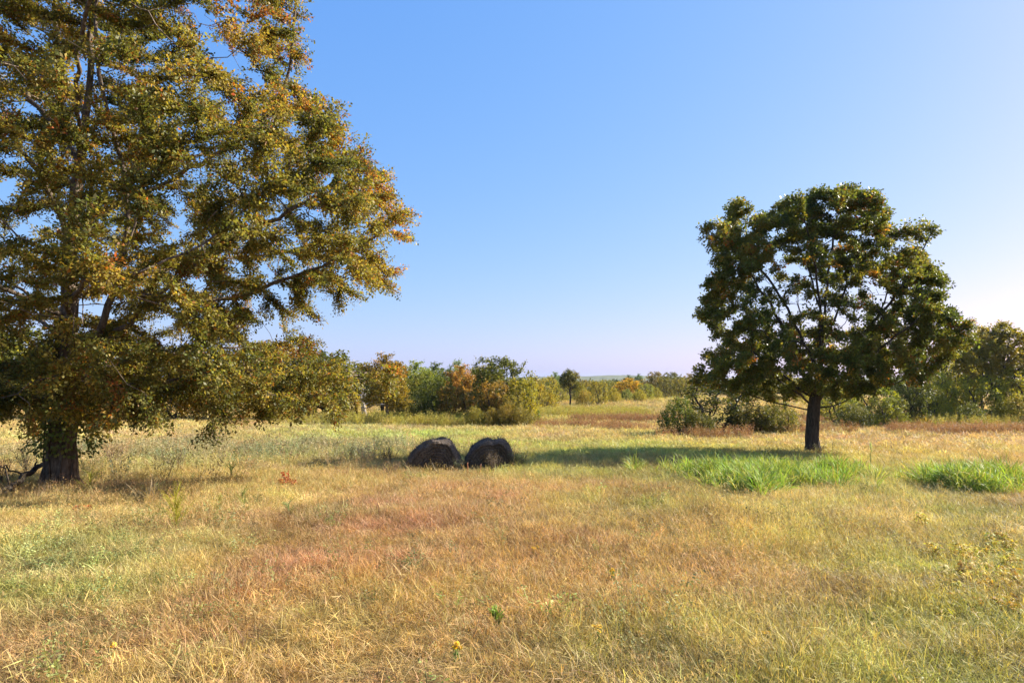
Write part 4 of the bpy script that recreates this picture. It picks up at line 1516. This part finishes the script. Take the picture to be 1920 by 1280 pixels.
def hay_bale(base, outline, px0, py0, length, yaw, label, seed, face_label):
    """outline: front outline in photo px, turned into metres about the base point"""
    rng = np.random.default_rng(seed)
    k = (base[1] - .5) / F
    o = np.array([((x - px0) * k, (py0 - y) * k * .90) for x, y in outline])
    seg = np.linalg.norm(np.diff(o, axis=0), axis=1)
    t = np.concatenate([[0], np.cumsum(seg)])
    n = 72
    tt = np.linspace(0, t[-1], n)
    O = np.stack([np.interp(tt, t, o[:, 0]), np.interp(tt, t, o[:, 1])], 1)
    for _ in range(2):
        O[1:-1] = (O[:-2] + 2 * O[1:-1] + O[2:]) / 4
    c = np.array([O[:, 0].mean(), .32])
    root = empty('hay_bale', base)
    root.rotation_euler[2] = yaw
    tag(root, label, 'hay bale', 'old round bales in the field')
    # wrapped side: rings along the depth, rounded at both ends
    ys = np.linspace(-1, 1, 26)
    V = []
    for i, yv in enumerate(ys):
        s = 1 - .16 * abs(yv) ** 6
        lump = (vnoise(np.arange(n) * .16 + i * .05, np.full(n, i * .16), 1, seed) - .5) * .075 + rng.normal(0, .006, n)
        groove = -.014 * (i % 3 == 0)
        P = c + (O - c) * s
        d = norm(O - c)
        P = P + d * (lump + groove)[:, None]
        V.append(np.stack([P[:, 0], np.full(n, yv * length / 2) + rng.normal(0, .01, n), np.maximum(P[:, 1], -.2)], 1))
    A = np.array(V)
    m_ = len(ys)
    idx = np.arange(m_ * n).reshape(m_, n)
    q = np.stack([idx[:-1, :-1], idx[:-1, 1:], idx[1:, 1:], idx[1:, :-1]], -1).reshape(-1, 4)
    link('rolled_side', fast_mesh('rolled_side', A.reshape(-1, 3), [q], M_HAY, np.repeat(np.random.default_rng(seed).uniform(.75, 1.15, m_), n)[:, None] * np.ones(3), False), root)
    # the two ends with the spiral winding of the roll
    for name, ring, sgn in (('end_face', A[0], -1), ('end_face', A[-1], 1)):
        W, T = [], []
        rr = np.linspace(1, 0.02, 44)
        th = np.linspace(0, math.pi, n)
        cc = np.array([c[0], 0, -.14])
        for r in rr:
            dep = .05 * (1 - r) ** .5 + .013 * np.sin((r * 11 + th / (2 * math.pi)) * 2 * math.pi) * (r < .97) + rng.normal(0, .007, n) + (vnoise(th * 2.4, th * 0 + r * 5, 1, seed + 3) - .5) * .07 * (r < .97)
            p = cc * [1, 0, 1] * (1 - r) + ring * [1, 0, 1] * r
            p[:, 1] = ring[:, 1] * 1.0 + sgn * dep
            W.append(p)
            T.append(np.clip(.85 + .15 * np.sin((r * 11 + th / (2 * math.pi)) * 2 * math.pi + .6) + .5 * (vnoise(th * 3, th * 0 + r * 9, 1, seed + 8) - .5), .3, 1.5))
        W = np.array(W)
        ii = np.arange(len(rr) * n).reshape(len(rr), n)
        q = np.stack([ii[:-1, :-1], ii[:-1, 1:], ii[1:, 1:], ii[1:, :-1]], -1).reshape(-1, 4)
        f = link(name, fast_mesh(name, W.reshape(-1, 3), [q], M_HAY, np.array(T).ravel()[:, None] * np.array([1, .97, .93]), False), root)
    # straw sticking out of the weathered surface
    b = Buf()
    r = random.Random(seed)
    flat = A.reshape(-1, 3)
    for i in range(1500):
        if r.random() < .6:
            p = flat[r.randrange(len(flat))]
        else:
            s = r.random() ** .5
            p = A[0][r.randrange(n)] * s + np.array([c[0], -length / 2 - .05, -.1]) * (1 - s)
        if p[2] < -.05:
            continue
        tone = r.uniform(.05, .17)
        b.blade(p, r.uniform(0, 6.283), r.uniform(.06, .20), r.uniform(.3, 1.7), r.uniform(-.8, 1.4), .009, (tone, tone * .8, tone * .6), 2, (1, .8, 0), r.uniform(-1, 1))
    link('loose_straw', b.mesh('loose_straw', M_STEM), root, 'stuff')
    return root


hay_bale(BALE1, [(752, 896), (755, 872), (762, 856), (775, 840), (790, 828), (806, 821), (826, 820), (838, 823), (844, 831), (852, 842), (858, 855), (862, 872), (862, 896)],
         808, 886, 1.05, .12, 'old dark round hay bale with a smooth domed top, nearer the large tree', 5, '')
hay_bale(BALE2, [(868, 896), (869, 868), (873, 852), (884, 838), (898, 828), (908, 823), (915, 821), (921, 825), (928, 823), (936, 820), (944, 824), (955, 837), (963, 852), (966, 896)],
         917, 884, .95, .04, 'old slumped round hay bale with a dented two-humped top', 9, '')


# ------------------------------------------------------------------ vine on the trunk, fallen limb
def climbing_vine():
    rng = np.random.default_rng(55)
    base = TREE_A
    root = empty('climbing_vine', base + np.array([0, 0, .3]))
    tag(root, 'green leafy vine climbing the trunk of the large tree', 'vine')
    b = Buf()
    for k in range(6):
        a = rng.uniform(-2.6, .2)
        zz = np.linspace(-.3, 2.2, 14)
        ang = a + .5 * np.sin(zz * 1.6 + k)
        rr = .265 + .13 * np.exp(-(zz + .3) / .45) + .01
        P = np.stack([np.cos(ang) * rr, np.sin(ang) * rr, zz], 1) * [1, 1, 1]
        b.tube(P, np.linspace(.022, .006, 14), 5, (.6, .5, .4))
    o = link('stem', b.mesh('stem', M_BARK, True), root)
    n = 1500
    a = rng.uniform(-3.6, .9, n)
    z = rng.beta(1.8, 1.5, n) * 1.5 + .32
    bulge = .31 + np.abs(rng.normal(0, .17, n)) * np.sin(np.clip(z / 1.6, 0, 1) * math.pi) + .25 * vnoise(a * 1.5, z * 2, 1, 4) * (z > .4)
    P = np.stack([np.cos(a) * bulge + .06, np.sin(a) * bulge, z], 1)
    ax = norm(np.stack([np.cos(a) * .5, np.sin(a) * .5, np.full(n, -.7)], 1) + rng.normal(0, .5, (n, 3)))
    nn = norm(np.stack([np.cos(a), np.sin(a), np.full(n, .6)], 1) + rng.normal(0, .4, (n, 3)))
    col = np.array([.17, .21, .06]) * rng.uniform(.6, 1.5, (n, 1)) * (1 + rng.normal(0, .1, (n, 3)))
    V, q, c = leaf_geo(P, ax, nn, rng.uniform(.06, .12, n), rng.uniform(.05, .09, n), col)
    link('foliage', fast_mesh('foliage', V, [q], M_LEAF, c), root, 'stuff')


climbing_vine()


def stick(b, p0, p1, r0, r1, rng, n=9, wob=.04, col=(1, 1, 1), k=6):
    t = np.linspace(0, 1, n)[:, None]
    P = np.array(p0) * (1 - t) + np.array(p1) * t
    w = rng.normal(0, wob, P.shape)
    w[0] = w[-1] = 0
    P = P + w
    b.tube(P, np.linspace(r0, r1, n), k, col)
    return P


def fallen_branch():
    rng = np.random.default_rng(66)
    p = ground_px(70, 905)
    root = empty('fallen_branch', p)
    tag(root, 'dark fallen limb leaning from the ground against the vine-clad trunk', 'branch')
    b = Buf()
    e = ground_px(-10, 935) - p
    s = ground_px(92, 905) - p + np.array([0, 0, .55])
    P = stick(b, s, e + [0, 0, .05], .045, .07, rng, 14, .03)
    link('limb', b.mesh('limb', M_BARK_DARK, True), root)
    for i, (dx, dy, dz) in ((4, (.3, -.5, .25)), (7, (-.3, -.6, .35)), (9, (-.6, .4, .4)), (11, (.5, -.5, .05))):
        b = Buf()
        stick(b, P[i], P[i] + np.array([dx, dy, dz]), .022, .006, rng, 7, .03, k=5)
        link('side_branch', b.mesh('side_branch', M_BARK_DARK, True), root)


fallen_branch()


# ------------------------------------------------------------------ single weeds, shrubs and stalks
def plant_root(name, px, py, label, cat, group=None):
    p = ground_px(px, py)
    r = empty(name, p)
    tag(r, label, cat, group)
    return r, p[1] / F      # metres per photo pixel there


def feathery_weed(px, py, hpx, wpx, colour, label, seed, name='feathery_weed', n=30, droop=.9, lw=.011):
    root, k = plant_root(name, px, py, label, 'weed')
    r = random.Random(seed)
    h, w = hpx * k, wpx * k
    b = Buf()
    rng = np.random.default_rng(seed)
    P = stick(b, (0, 0, -.03), (rng.normal(0, .03), 0, h * .85), .010, .004, rng, 8, .01, (.75, .7, .5), 5)
    o = link('stem', b.mesh('stem', M_STEM), root)
    o.color = (*colour, 1)
    b = Buf()
    for i in range(n):
        f = r.random()
        j = f * 7
        p = P[int(j)] * (1 - j % 1) + P[min(int(j) + 1, 7)] * (j % 1)
        az = r.uniform(0, 6.283)
        L = w * .5 * r.uniform(.8, 1.5) * (1.15 - .5 * f)
        pts = b.blade(p, az, L, r.uniform(.25, .75), droop * r.uniform(.3, 1.2), lw, (r.uniform(.75, 1.2),) * 3, 4, (1, .9, .7, .4, 0), r.uniform(-.5, .5))
        pts = np.array(pts)
        m = 9
        t = np.linspace(.2, .98, m) * 4
        ii = np.minimum(t.astype(int), 3)
        q0 = pts[ii] + (pts[ii + 1] - pts[ii]) * (t - ii)[:, None]
        d = norm(pts[ii + 1] - pts[ii])
        for sg in (-1, 1):
            sd = norm(np.cross(d, [0, 0, 1])) * sg
            V, q, c = leaf_geo(q0, d * .9 + sd * .6 + rng.normal(0, .15, (m, 3)), np.tile([0, 0, 1.], (m, 1)) + rng.normal(0, .3, (m, 3)), np.full(m, .030 + lw), np.full(m, lw * .6), np.full((m, 3), r.uniform(.8, 1.2)))
            b.add(V, q, None, c)
    o = link('foliage', b.mesh('foliage', M_STEM), root, 'stuff')
    o.color = (*colour, 1)


feathery_weed(168, 930, 46, 64, (.34, .33, .06), 'small yellow-green feathery weed beside the vine-clad trunk', 1)
feathery_weed(328, 992, 70, 78, (.36, .33, .045), 'bushy yellow feathery weed out in the straw, biggest of its kind', 2, n=40, droop=.25)
feathery_weed(432, 905, 48, 64, (.15, .17, .06), 'dark green frond-like weed with arching leaves in the grass', 3, n=16, droop=1.1, lw=.015)
feathery_weed(440, 868, 34, 40, (.16, .17, .07), 'dark fine-leaved weed standing just behind the frond-like weed', 4)
feathery_weed(457, 968, 50, 48, (.27, .29, .08), 'thin pale green weed between the yellow feathery weed and red sprig', 5, n=14, droop=.4)
feathery_weed(405, 968, 40, 36, (.38, .33, .08), 'straw-yellow thin weed next to the bushy yellow feathery weed', 6, n=12, droop=.3)
feathery_weed(933, 1178, 40, 26, (.24, .36, .06), 'bright green sprig alone in the brown grass', 7, n=16, droop=.2)
feathery_weed(545, 972, 26, 40, (.20, .26, .08), 'low green weed just below the red-leaved sprig', 8, n=14)
feathery_weed(1108, 770, 30, 34, (.18, .18, .04), 'dark weed on the far slope among yellow weeds', 9, n=16, lw=.08)


def straw_clump(px, py, hpx, wpx, colour, label, seed, n=70):
    root, k = plant_root('straw_clump', px, py, label, 'grass clump')
    r = random.Random(seed)
    h, w = hpx * k, wpx * k
    b = Buf()
    for i in range(n):
        az = r.uniform(0, 6.283)
        rr = w * .22 * math.sqrt(r.random())
        a2 = r.uniform(0, 6.283)
        t = r.uniform(.7, 1.25)
        b.blade((rr * math.cos(a2), rr * math.sin(a2), -.02), az, h * r.uniform(.6, 1.35), r.uniform(.05, .8), r.uniform(.1, 1.5), .008 * r.uniform(.6, 1.3), (t, t * r.uniform(.95, 1.05), t), 4, (1, .9, .8, .5, 0), r.uniform(-.6, .6))
    o = link('blades', b.mesh('blades', M_STEM), root, 'stuff')
    o.color = (*colour, 1)


straw_clump(280, 945, 56, 70, (.55, .42, .24), 'pale dry straw clump with upright bleached stems near the large tree', 1)
straw_clump(1395, 1003, 46, 100, (.56, .36, .12), 'spreading orange straw clump below the green tall grass', 2, 150)
straw_clump(388, 878, 44, 22, (.55, .46, .28), 'narrow pale straw tuft in front of the low trailing twig', 3, 30)
straw_clump(95, 935, 40, 110, (.42, .29, .18), 'brown collapsed straw at the foot of the vine-clad trunk', 4, 120)
straw_clump(225, 905, 36, 60, (.44, .32, .16), 'dull straw clump in the shade just past the vine-clad trunk', 5, 60)
straw_clump(1820, 1235, 60, 90, (.42, .34, .14), 'dry seeding grass clump in the corner below the yellowing weeds', 6, 80)


def twiggy_shrub(px, py, hpx, wpx, colour, label, seed, name='shrub', leaf=.03, n_leaf=500, wood=M_BARK):
    root, k = plant_root(name, px, py, label, 'shrub')
    rng = np.random.default_rng(seed)
    h, w = hpx * k, wpx * k
    b = Buf()
    tips = []
    for i in range(16):
        a = rng.uniform(0, 6.283)
        e = np.array([math.cos(a) * w * .5 * rng.uniform(.2, 1), math.sin(a) * w * .4 * rng.uniform(.2, 1), h * rng.uniform(.55, 1.0)])
        P = stick(b, (0, 0, -.03), e, .011, .004, rng, 7, .02, k=4)
        for j in (3, 4, 5):
            e2 = P[j] + norm(e + rng.normal(0, .35 * h, 3)) * h * rng.uniform(.2, .4)
            Q = stick(b, P[j], e2, .005, .002, rng, 4, .01, k=3)
            tips += list(Q[1:])
        tips += list(P[3:])
    link('stem', b.mesh('stem', wood), root)
    tips = np.array(tips)
    i = rng.integers(0, len(tips), n_leaf)
    P = tips[i] + rng.normal(0, h * .06, (n_leaf, 3))
    V, q, c = leaf_geo(P, rng.normal(0, 1, (n_leaf, 3)), rng.normal(0, .6, (n_leaf, 3)) + [0, 0, .6], leaf * rng.uniform(.6, 1.4, n_leaf), leaf * .45 * rng.uniform(.7, 1.3, n_leaf), np.ones((n_leaf, 3)) * rng.uniform(.65, 1.3, (n_leaf, 1)))
    o = link('foliage', fast_mesh('foliage', V, [q], M_STEM, c), root, 'stuff')
    o.color = (*colour, 1)


twiggy_shrub(52, 892, 52, 64, (.20, .17, .08), 'nearly bare twiggy shrub behind the fallen limb', 1, n_leaf=320)
twiggy_shrub(728, 872, 36, 44, (.09, .11, .05), 'dark green shrub tucked against the smooth-domed hay bale', 2, n_leaf=900)
twiggy_shrub(733, 892, 26, 62, (.24, .17, .10), 'dry brown shrub low in front of the smooth-domed hay bale', 3, n_leaf=700)
twiggy_shrub(972, 880, 34, 46, (.11, .14, .05), 'shaded green weed shrub beside the two-humped hay bale', 4, n_leaf=900)
twiggy_shrub(925, 888, 40, 40, (.14, .10, .05), 'reddish-brown dry weed growing against the two-humped hay bale', 5, n_leaf=420)
twiggy_shrub(862, 886, 24, 30, (.10, .12, .05), 'small dark weed in the gap between the hay bales', 6, n_leaf=400)
twiggy_shrub(620, 846, 26, 46, (.20, .20, .10), 'grey-green meadow shrub between large tree and hay bales', 7, n_leaf=500)
twiggy_shrub(580, 842, 24, 40, (.17, .20, .10), 'blue-green meadow shrub, farther from the hay bales', 8, n_leaf=500)
twiggy_shrub(210, 875, 40, 90, (.32, .19, .10), 'rust-brown weed thicket behind the vine-clad trunk', 9, n_leaf=900)
twiggy_shrub(330, 880, 34, 80, (.24, .22, .09), 'olive weed thicket under the trailing twig', 10, n_leaf=800)
twiggy_shrub(400, 848, 40, 60, (.33, .20, .14), 'pinkish-brown dry weed bush under the lowest leafy limb', 11, n_leaf=600)
twiggy_shrub(0, 915, 60, 70, (.12, .10, .05), 'dark leafless brush beside the fallen limb at the frame edge', 12, n_leaf=240)
twiggy_shrub(1535, 853, 22, 34, (.22, .20, .08), 'small weed at the foot of the bare trunk', 13, n_leaf=240)


def red_sprig(px, py, hpx, wpx, label, seed):
    root, k = plant_root('sumac_sprig', px, py, label, 'plant')
    rng = np.random.default_rng(seed)
    h, w = hpx * k, wpx * k
    b = Buf()
    L = []
    for i in range(7):
        e = np.array([rng.uniform(-.5, .5) * w, rng.uniform(-.3, .3) * w, h * rng.uniform(.3, 1)])
        P = stick(b, (e[0] * .3, e[1] * .3, -.02), e, .006, .003, rng, 6, .012, k=4)
        for p in P[2:]:
            L += [p] * 9
    link('stem', b.mesh('stem', M_BARK), root)
    L = np.array(L)
    n = len(L)
    V, q, c = leaf_geo(L, rng.normal(0, 1, (n, 3)), rng.normal(0, .5, (n, 3)) + [0, 0, .8], rng.uniform(.04, .085, n), rng.uniform(.02, .035, n), np.array([.42, .09, .035]) * rng.uniform(.6, 1.3, (n, 1)))
    link('foliage', fast_mesh('foliage', V, [q], M_STEM, c), root, 'stuff')


red_sprig(540, 912, 26, 44, 'red-leaved sprig alone in the grass between large tree and bales', 1)
red_sprig(155, 962, 12, 40, 'low red-orange creeping leaves in front of the vine-clad trunk', 2)


def dry_stalk(px, py, hpx, label, seed, lean=0., colour=(.34, .22, .11), head=True, r0=.010, name='dry_stalk', cat='stalk', hcol=None, group=None):
    root, k = plant_root(name, px, py, label, cat, group)
    rng = np.random.default_rng(seed)
    h = hpx * k
    b = Buf()
    P = stick(b, (0, 0, -.05), (lean * h, 0, h), r0, r0 * .55, rng, 8, .008, k=5)
    o = link('stem', b.mesh('stem', M_STEM, True), root)
    o.color = (*colour, 1)
    if head:
        n = 70
        t = rng.random(n)
        p = P[-1] + (P[-3] - P[-1]) * t[:, None] + rng.normal(0, .022, (n, 3)) * (.3 + t[:, None])
        V, q, c = leaf_geo(p, rng.normal(0, .7, (n, 3)) + [0, 0, .6], rng.normal(0, 1, (n, 3)), rng.uniform(.02, .04, n), rng.uniform(.012, .02, n), np.ones((n, 3)) * rng.uniform(.6, 1.3, (n, 1)))
        o = link('seed_head', fast_mesh('seed_head', V, [q], M_STEM, c), root, 'stuff')
        o.color = (*(hcol or colour), 1)


dry_stalk(877, 893, 26, 'reddish dry stalk standing in front of the gap between hay bales', 1, 0, (.50, .24, .12), False, .016)
dry_stalk(899, 894, 24, 'reddish dry stalk in front of the two-humped hay bale', 2, .12, (.48, .25, .14), False, .014)
dry_stalk(823, 890, 22, 'pale thin stalk leaning before the smooth-domed hay bale', 3, -.6, (.50, .42, .32), False, .008)
dry_stalk(1633, 882, 52, 'tall pale green seed stalk with a white-green head', 4, 0, (.26, .33, .10), True, .012, hcol=(.5, .6, .25))
dry_stalk(665, 862, 20, 'brown forked dock stalk beyond the hay bale shadow', 5, .35, (.16, .08, .05))
dry_stalk(660, 864, 16, 'short brown dock stalk beside the forked one', 6, -.2, (.16, .08, .05))
for i, (px, py, h, ln) in enumerate([(505, 836, 22, 0), (523, 836, 24, .05), (563, 838, 24, -.3), (582, 836, 22, .25)]):
    dry_stalk(px, py, h, ['first reddish dock stalk from the large tree, under its lowest limb', 'second reddish dock stalk from the large tree, upright', 'reddish dock stalk leaning back towards the large tree', 'reddish dock stalk leaning towards the hay bales'][i], 20 + i, ln, (.20, .10, .06), group='reddish dock stalks')
for i, (px, py, h) in enumerate([(1455, 842, 34), (1495, 845, 30), (1772, 846, 36), (1560, 858, 30), (1690, 905, 40)]):
    dry_stalk(px, py, h, ['thin seeding grass stalk before the yellow-olive shrub', 'thin seeding grass stalk close to the bare trunk, on the bale side', 'thin seeding grass stalk in open field under the two-trunked tree', 'thin seeding grass stalk just past the bare trunk', 'thin seeding grass stalk in the gap between green grass patches'][i], 40 + i, .1, (.50, .42, .24), True, .005, name='grass_stalk', group='thin seeding grass stalks')


def flower_plant(px, py, hpx, n_fl, label, seed):
    root, k = plant_root('yellow_flower', px, py, label, 'flower')
    rng = np.random.default_rng(seed)
    h = hpx * k
    b = Buf()
    heads = []
    for i in range(n_fl):
        e = np.array([rng.normal(0, h * .22), rng.normal(0, h * .2), h * rng.uniform(.75, 1.1)])
        P = stick(b, (e[0] * .2, e[1] * .2, -.02), e, .004, .0025, rng, 6, .006, k=4)
        heads.append(P[-1])
        V, q, c = leaf_geo(P[1:5], rng.normal(0, 1, (4, 3)), np.tile([0, 0, 1.], (4, 1)), np.full(4, .03), np.full(4, .006), np.ones((4, 3)))
        b.add(V, q, None, c)
    o = link('stem', b.mesh('stem', M_STEM), root)
    o.color = (.20, .30, .07, 1)
    for hp in heads:
        b = Buf()
        a = np.linspace(0, 2 * math.pi, 9)[:-1] + rng.uniform(0, 1)
        tl = norm(rng.normal(0, .5, 3) + [0, -.4, 1])
        u = norm(np.cross(tl, [1, 0, 0]))
        w = np.cross(tl, u)
        ax = np.cos(a)[:, None] * u + np.sin(a)[:, None] * w
        V, q, c = leaf_geo(np.tile(hp, (8, 1)), ax + tl * .15, np.tile(tl, (8, 1)), np.full(8, .019), np.full(8, .011), np.tile([.78, .50, .02], (8, 1)))
        b.add(V, q, None, c)
        b.tube(np.array([hp - tl * .003, hp + tl * .004, hp + tl * .007]), [.006, .007, .003], 6, (.55, .30, .02))
        link('flower_head', b.mesh('flower_head', M_STEM), root)


flower_plant(1148, 1098, 26, 10, 'largest yellow wildflower clump in the brown grass', 1)
flower_plant(1006, 1044, 20, 4, 'small yellow wildflower uphill of the largest clump', 2)
flower_plant(850, 1240, 30, 7, 'yellow wildflower on a tall stem near the bottom of the picture, towards the middle', 3)
flower_plant(1120, 1205, 26, 7, 'yellow wildflower half buried in grass downhill of the largest clump', 4)
flower_plant(213, 1232, 22, 3, 'tiny yellow wildflower over the dark matted grass', 5)
flower_plant(1440, 1205, 18, 4, 'yellow wildflower in the long olive grass', 6)


def broad_weed(px, py, hpx, colour, label, seed, group):
    root, k = plant_root('yellowing_weed', px, py, label, 'weed', group)
    rng = np.random.default_rng(seed)
    h = hpx * k
    b = Buf()
    Ls, Ax = [], []
    for i in range(7):
        a = rng.uniform(0, 6.283)
        e = np.array([math.cos(a) * h * .55 * rng.uniform(.2, 1), math.sin(a) * h * .5 * rng.uniform(.2, 1), h * rng.uniform(.55, 1.05)])
        P = stick(b, (0, 0, -.03), e, .006, .003, rng, 8, .008, k=4)
        for p in P[2:]:
            for _ in range(5):
                Ls.append(p)
                Ax.append(rng.normal(0, 1, 3) * [1, 1, .4] + [0, 0, -.25])
    o = link('stem', b.mesh('stem', M_STEM), root)
    o.color = (.38, .26, .10, 1)
    n = len(Ls)
    pal = np.array([[1, 1, 1], [1.05, .85, .7], [.8, 1.0, .7], [.8, .62, .5]])[rng.integers(0, 4, n)]
    V, q, c = leaf_geo(np.array(Ls), np.array(Ax), rng.normal(0, .4, (n, 3)) + [0, 0, 1], rng.uniform(.03, .065, n), rng.uniform(.012, .026, n), pal * rng.uniform(.7, 1.2, (n, 1)))
    o = link('foliage', fast_mesh('foliage', V, [q], M_STEM, c), root, 'stuff')
    o.color = (*colour, 1)


_rw = np.random.default_rng(640)
for i in range(84):
    px, py = 1850 + _rw.normal(0, 58), 1100 + _rw.normal(0, 42)
    c = [(.58, .48, .08), (.56, .44, .07), (.50, .48, .09), (.54, .34, .06), (.48, .46, .11)][i % 5]
    broad_weed(px, py, 15 + _rw.uniform(0, 18), c, 'yellow to rust broad-leaved weed in the dense patch at the frame edge', 60 + i, 'yellowing weeds in one dense patch')


# ------------------------------------------------------------------ autumn haze over the far ground
def haze():
    m, t = new_mat('haze')
    out = nd(t, 'ShaderNodeOutputMaterial')
    v = nd(t, 'ShaderNodeVolumePrincipled')
    v.inputs['Color'].default_value = (.74, .93, 1.0, 1)
    v.inputs['Density'].default_value = .00006
    v.inputs['Anisotropy'].default_value = .3
    t.links.new(v.outputs[0], out.inputs['Volume'])
    x0, x1, y0, y1, z0, z1 = -2200, 2200, -80, 2250, -9, 17
    V = [(x, y, z) for z in (z0, z1) for y in (y0, y1) for x in (x0, x1)]
    q = [(0, 2, 3, 1), (4, 5, 7, 6), (0, 1, 5, 4), (2, 6, 7, 3), (0, 4, 6, 2), (1, 3, 7, 5)]
    link('haze', fast_mesh('haze', np.array(V, float), [np.array(q)], m), kind='stuff')


haze()
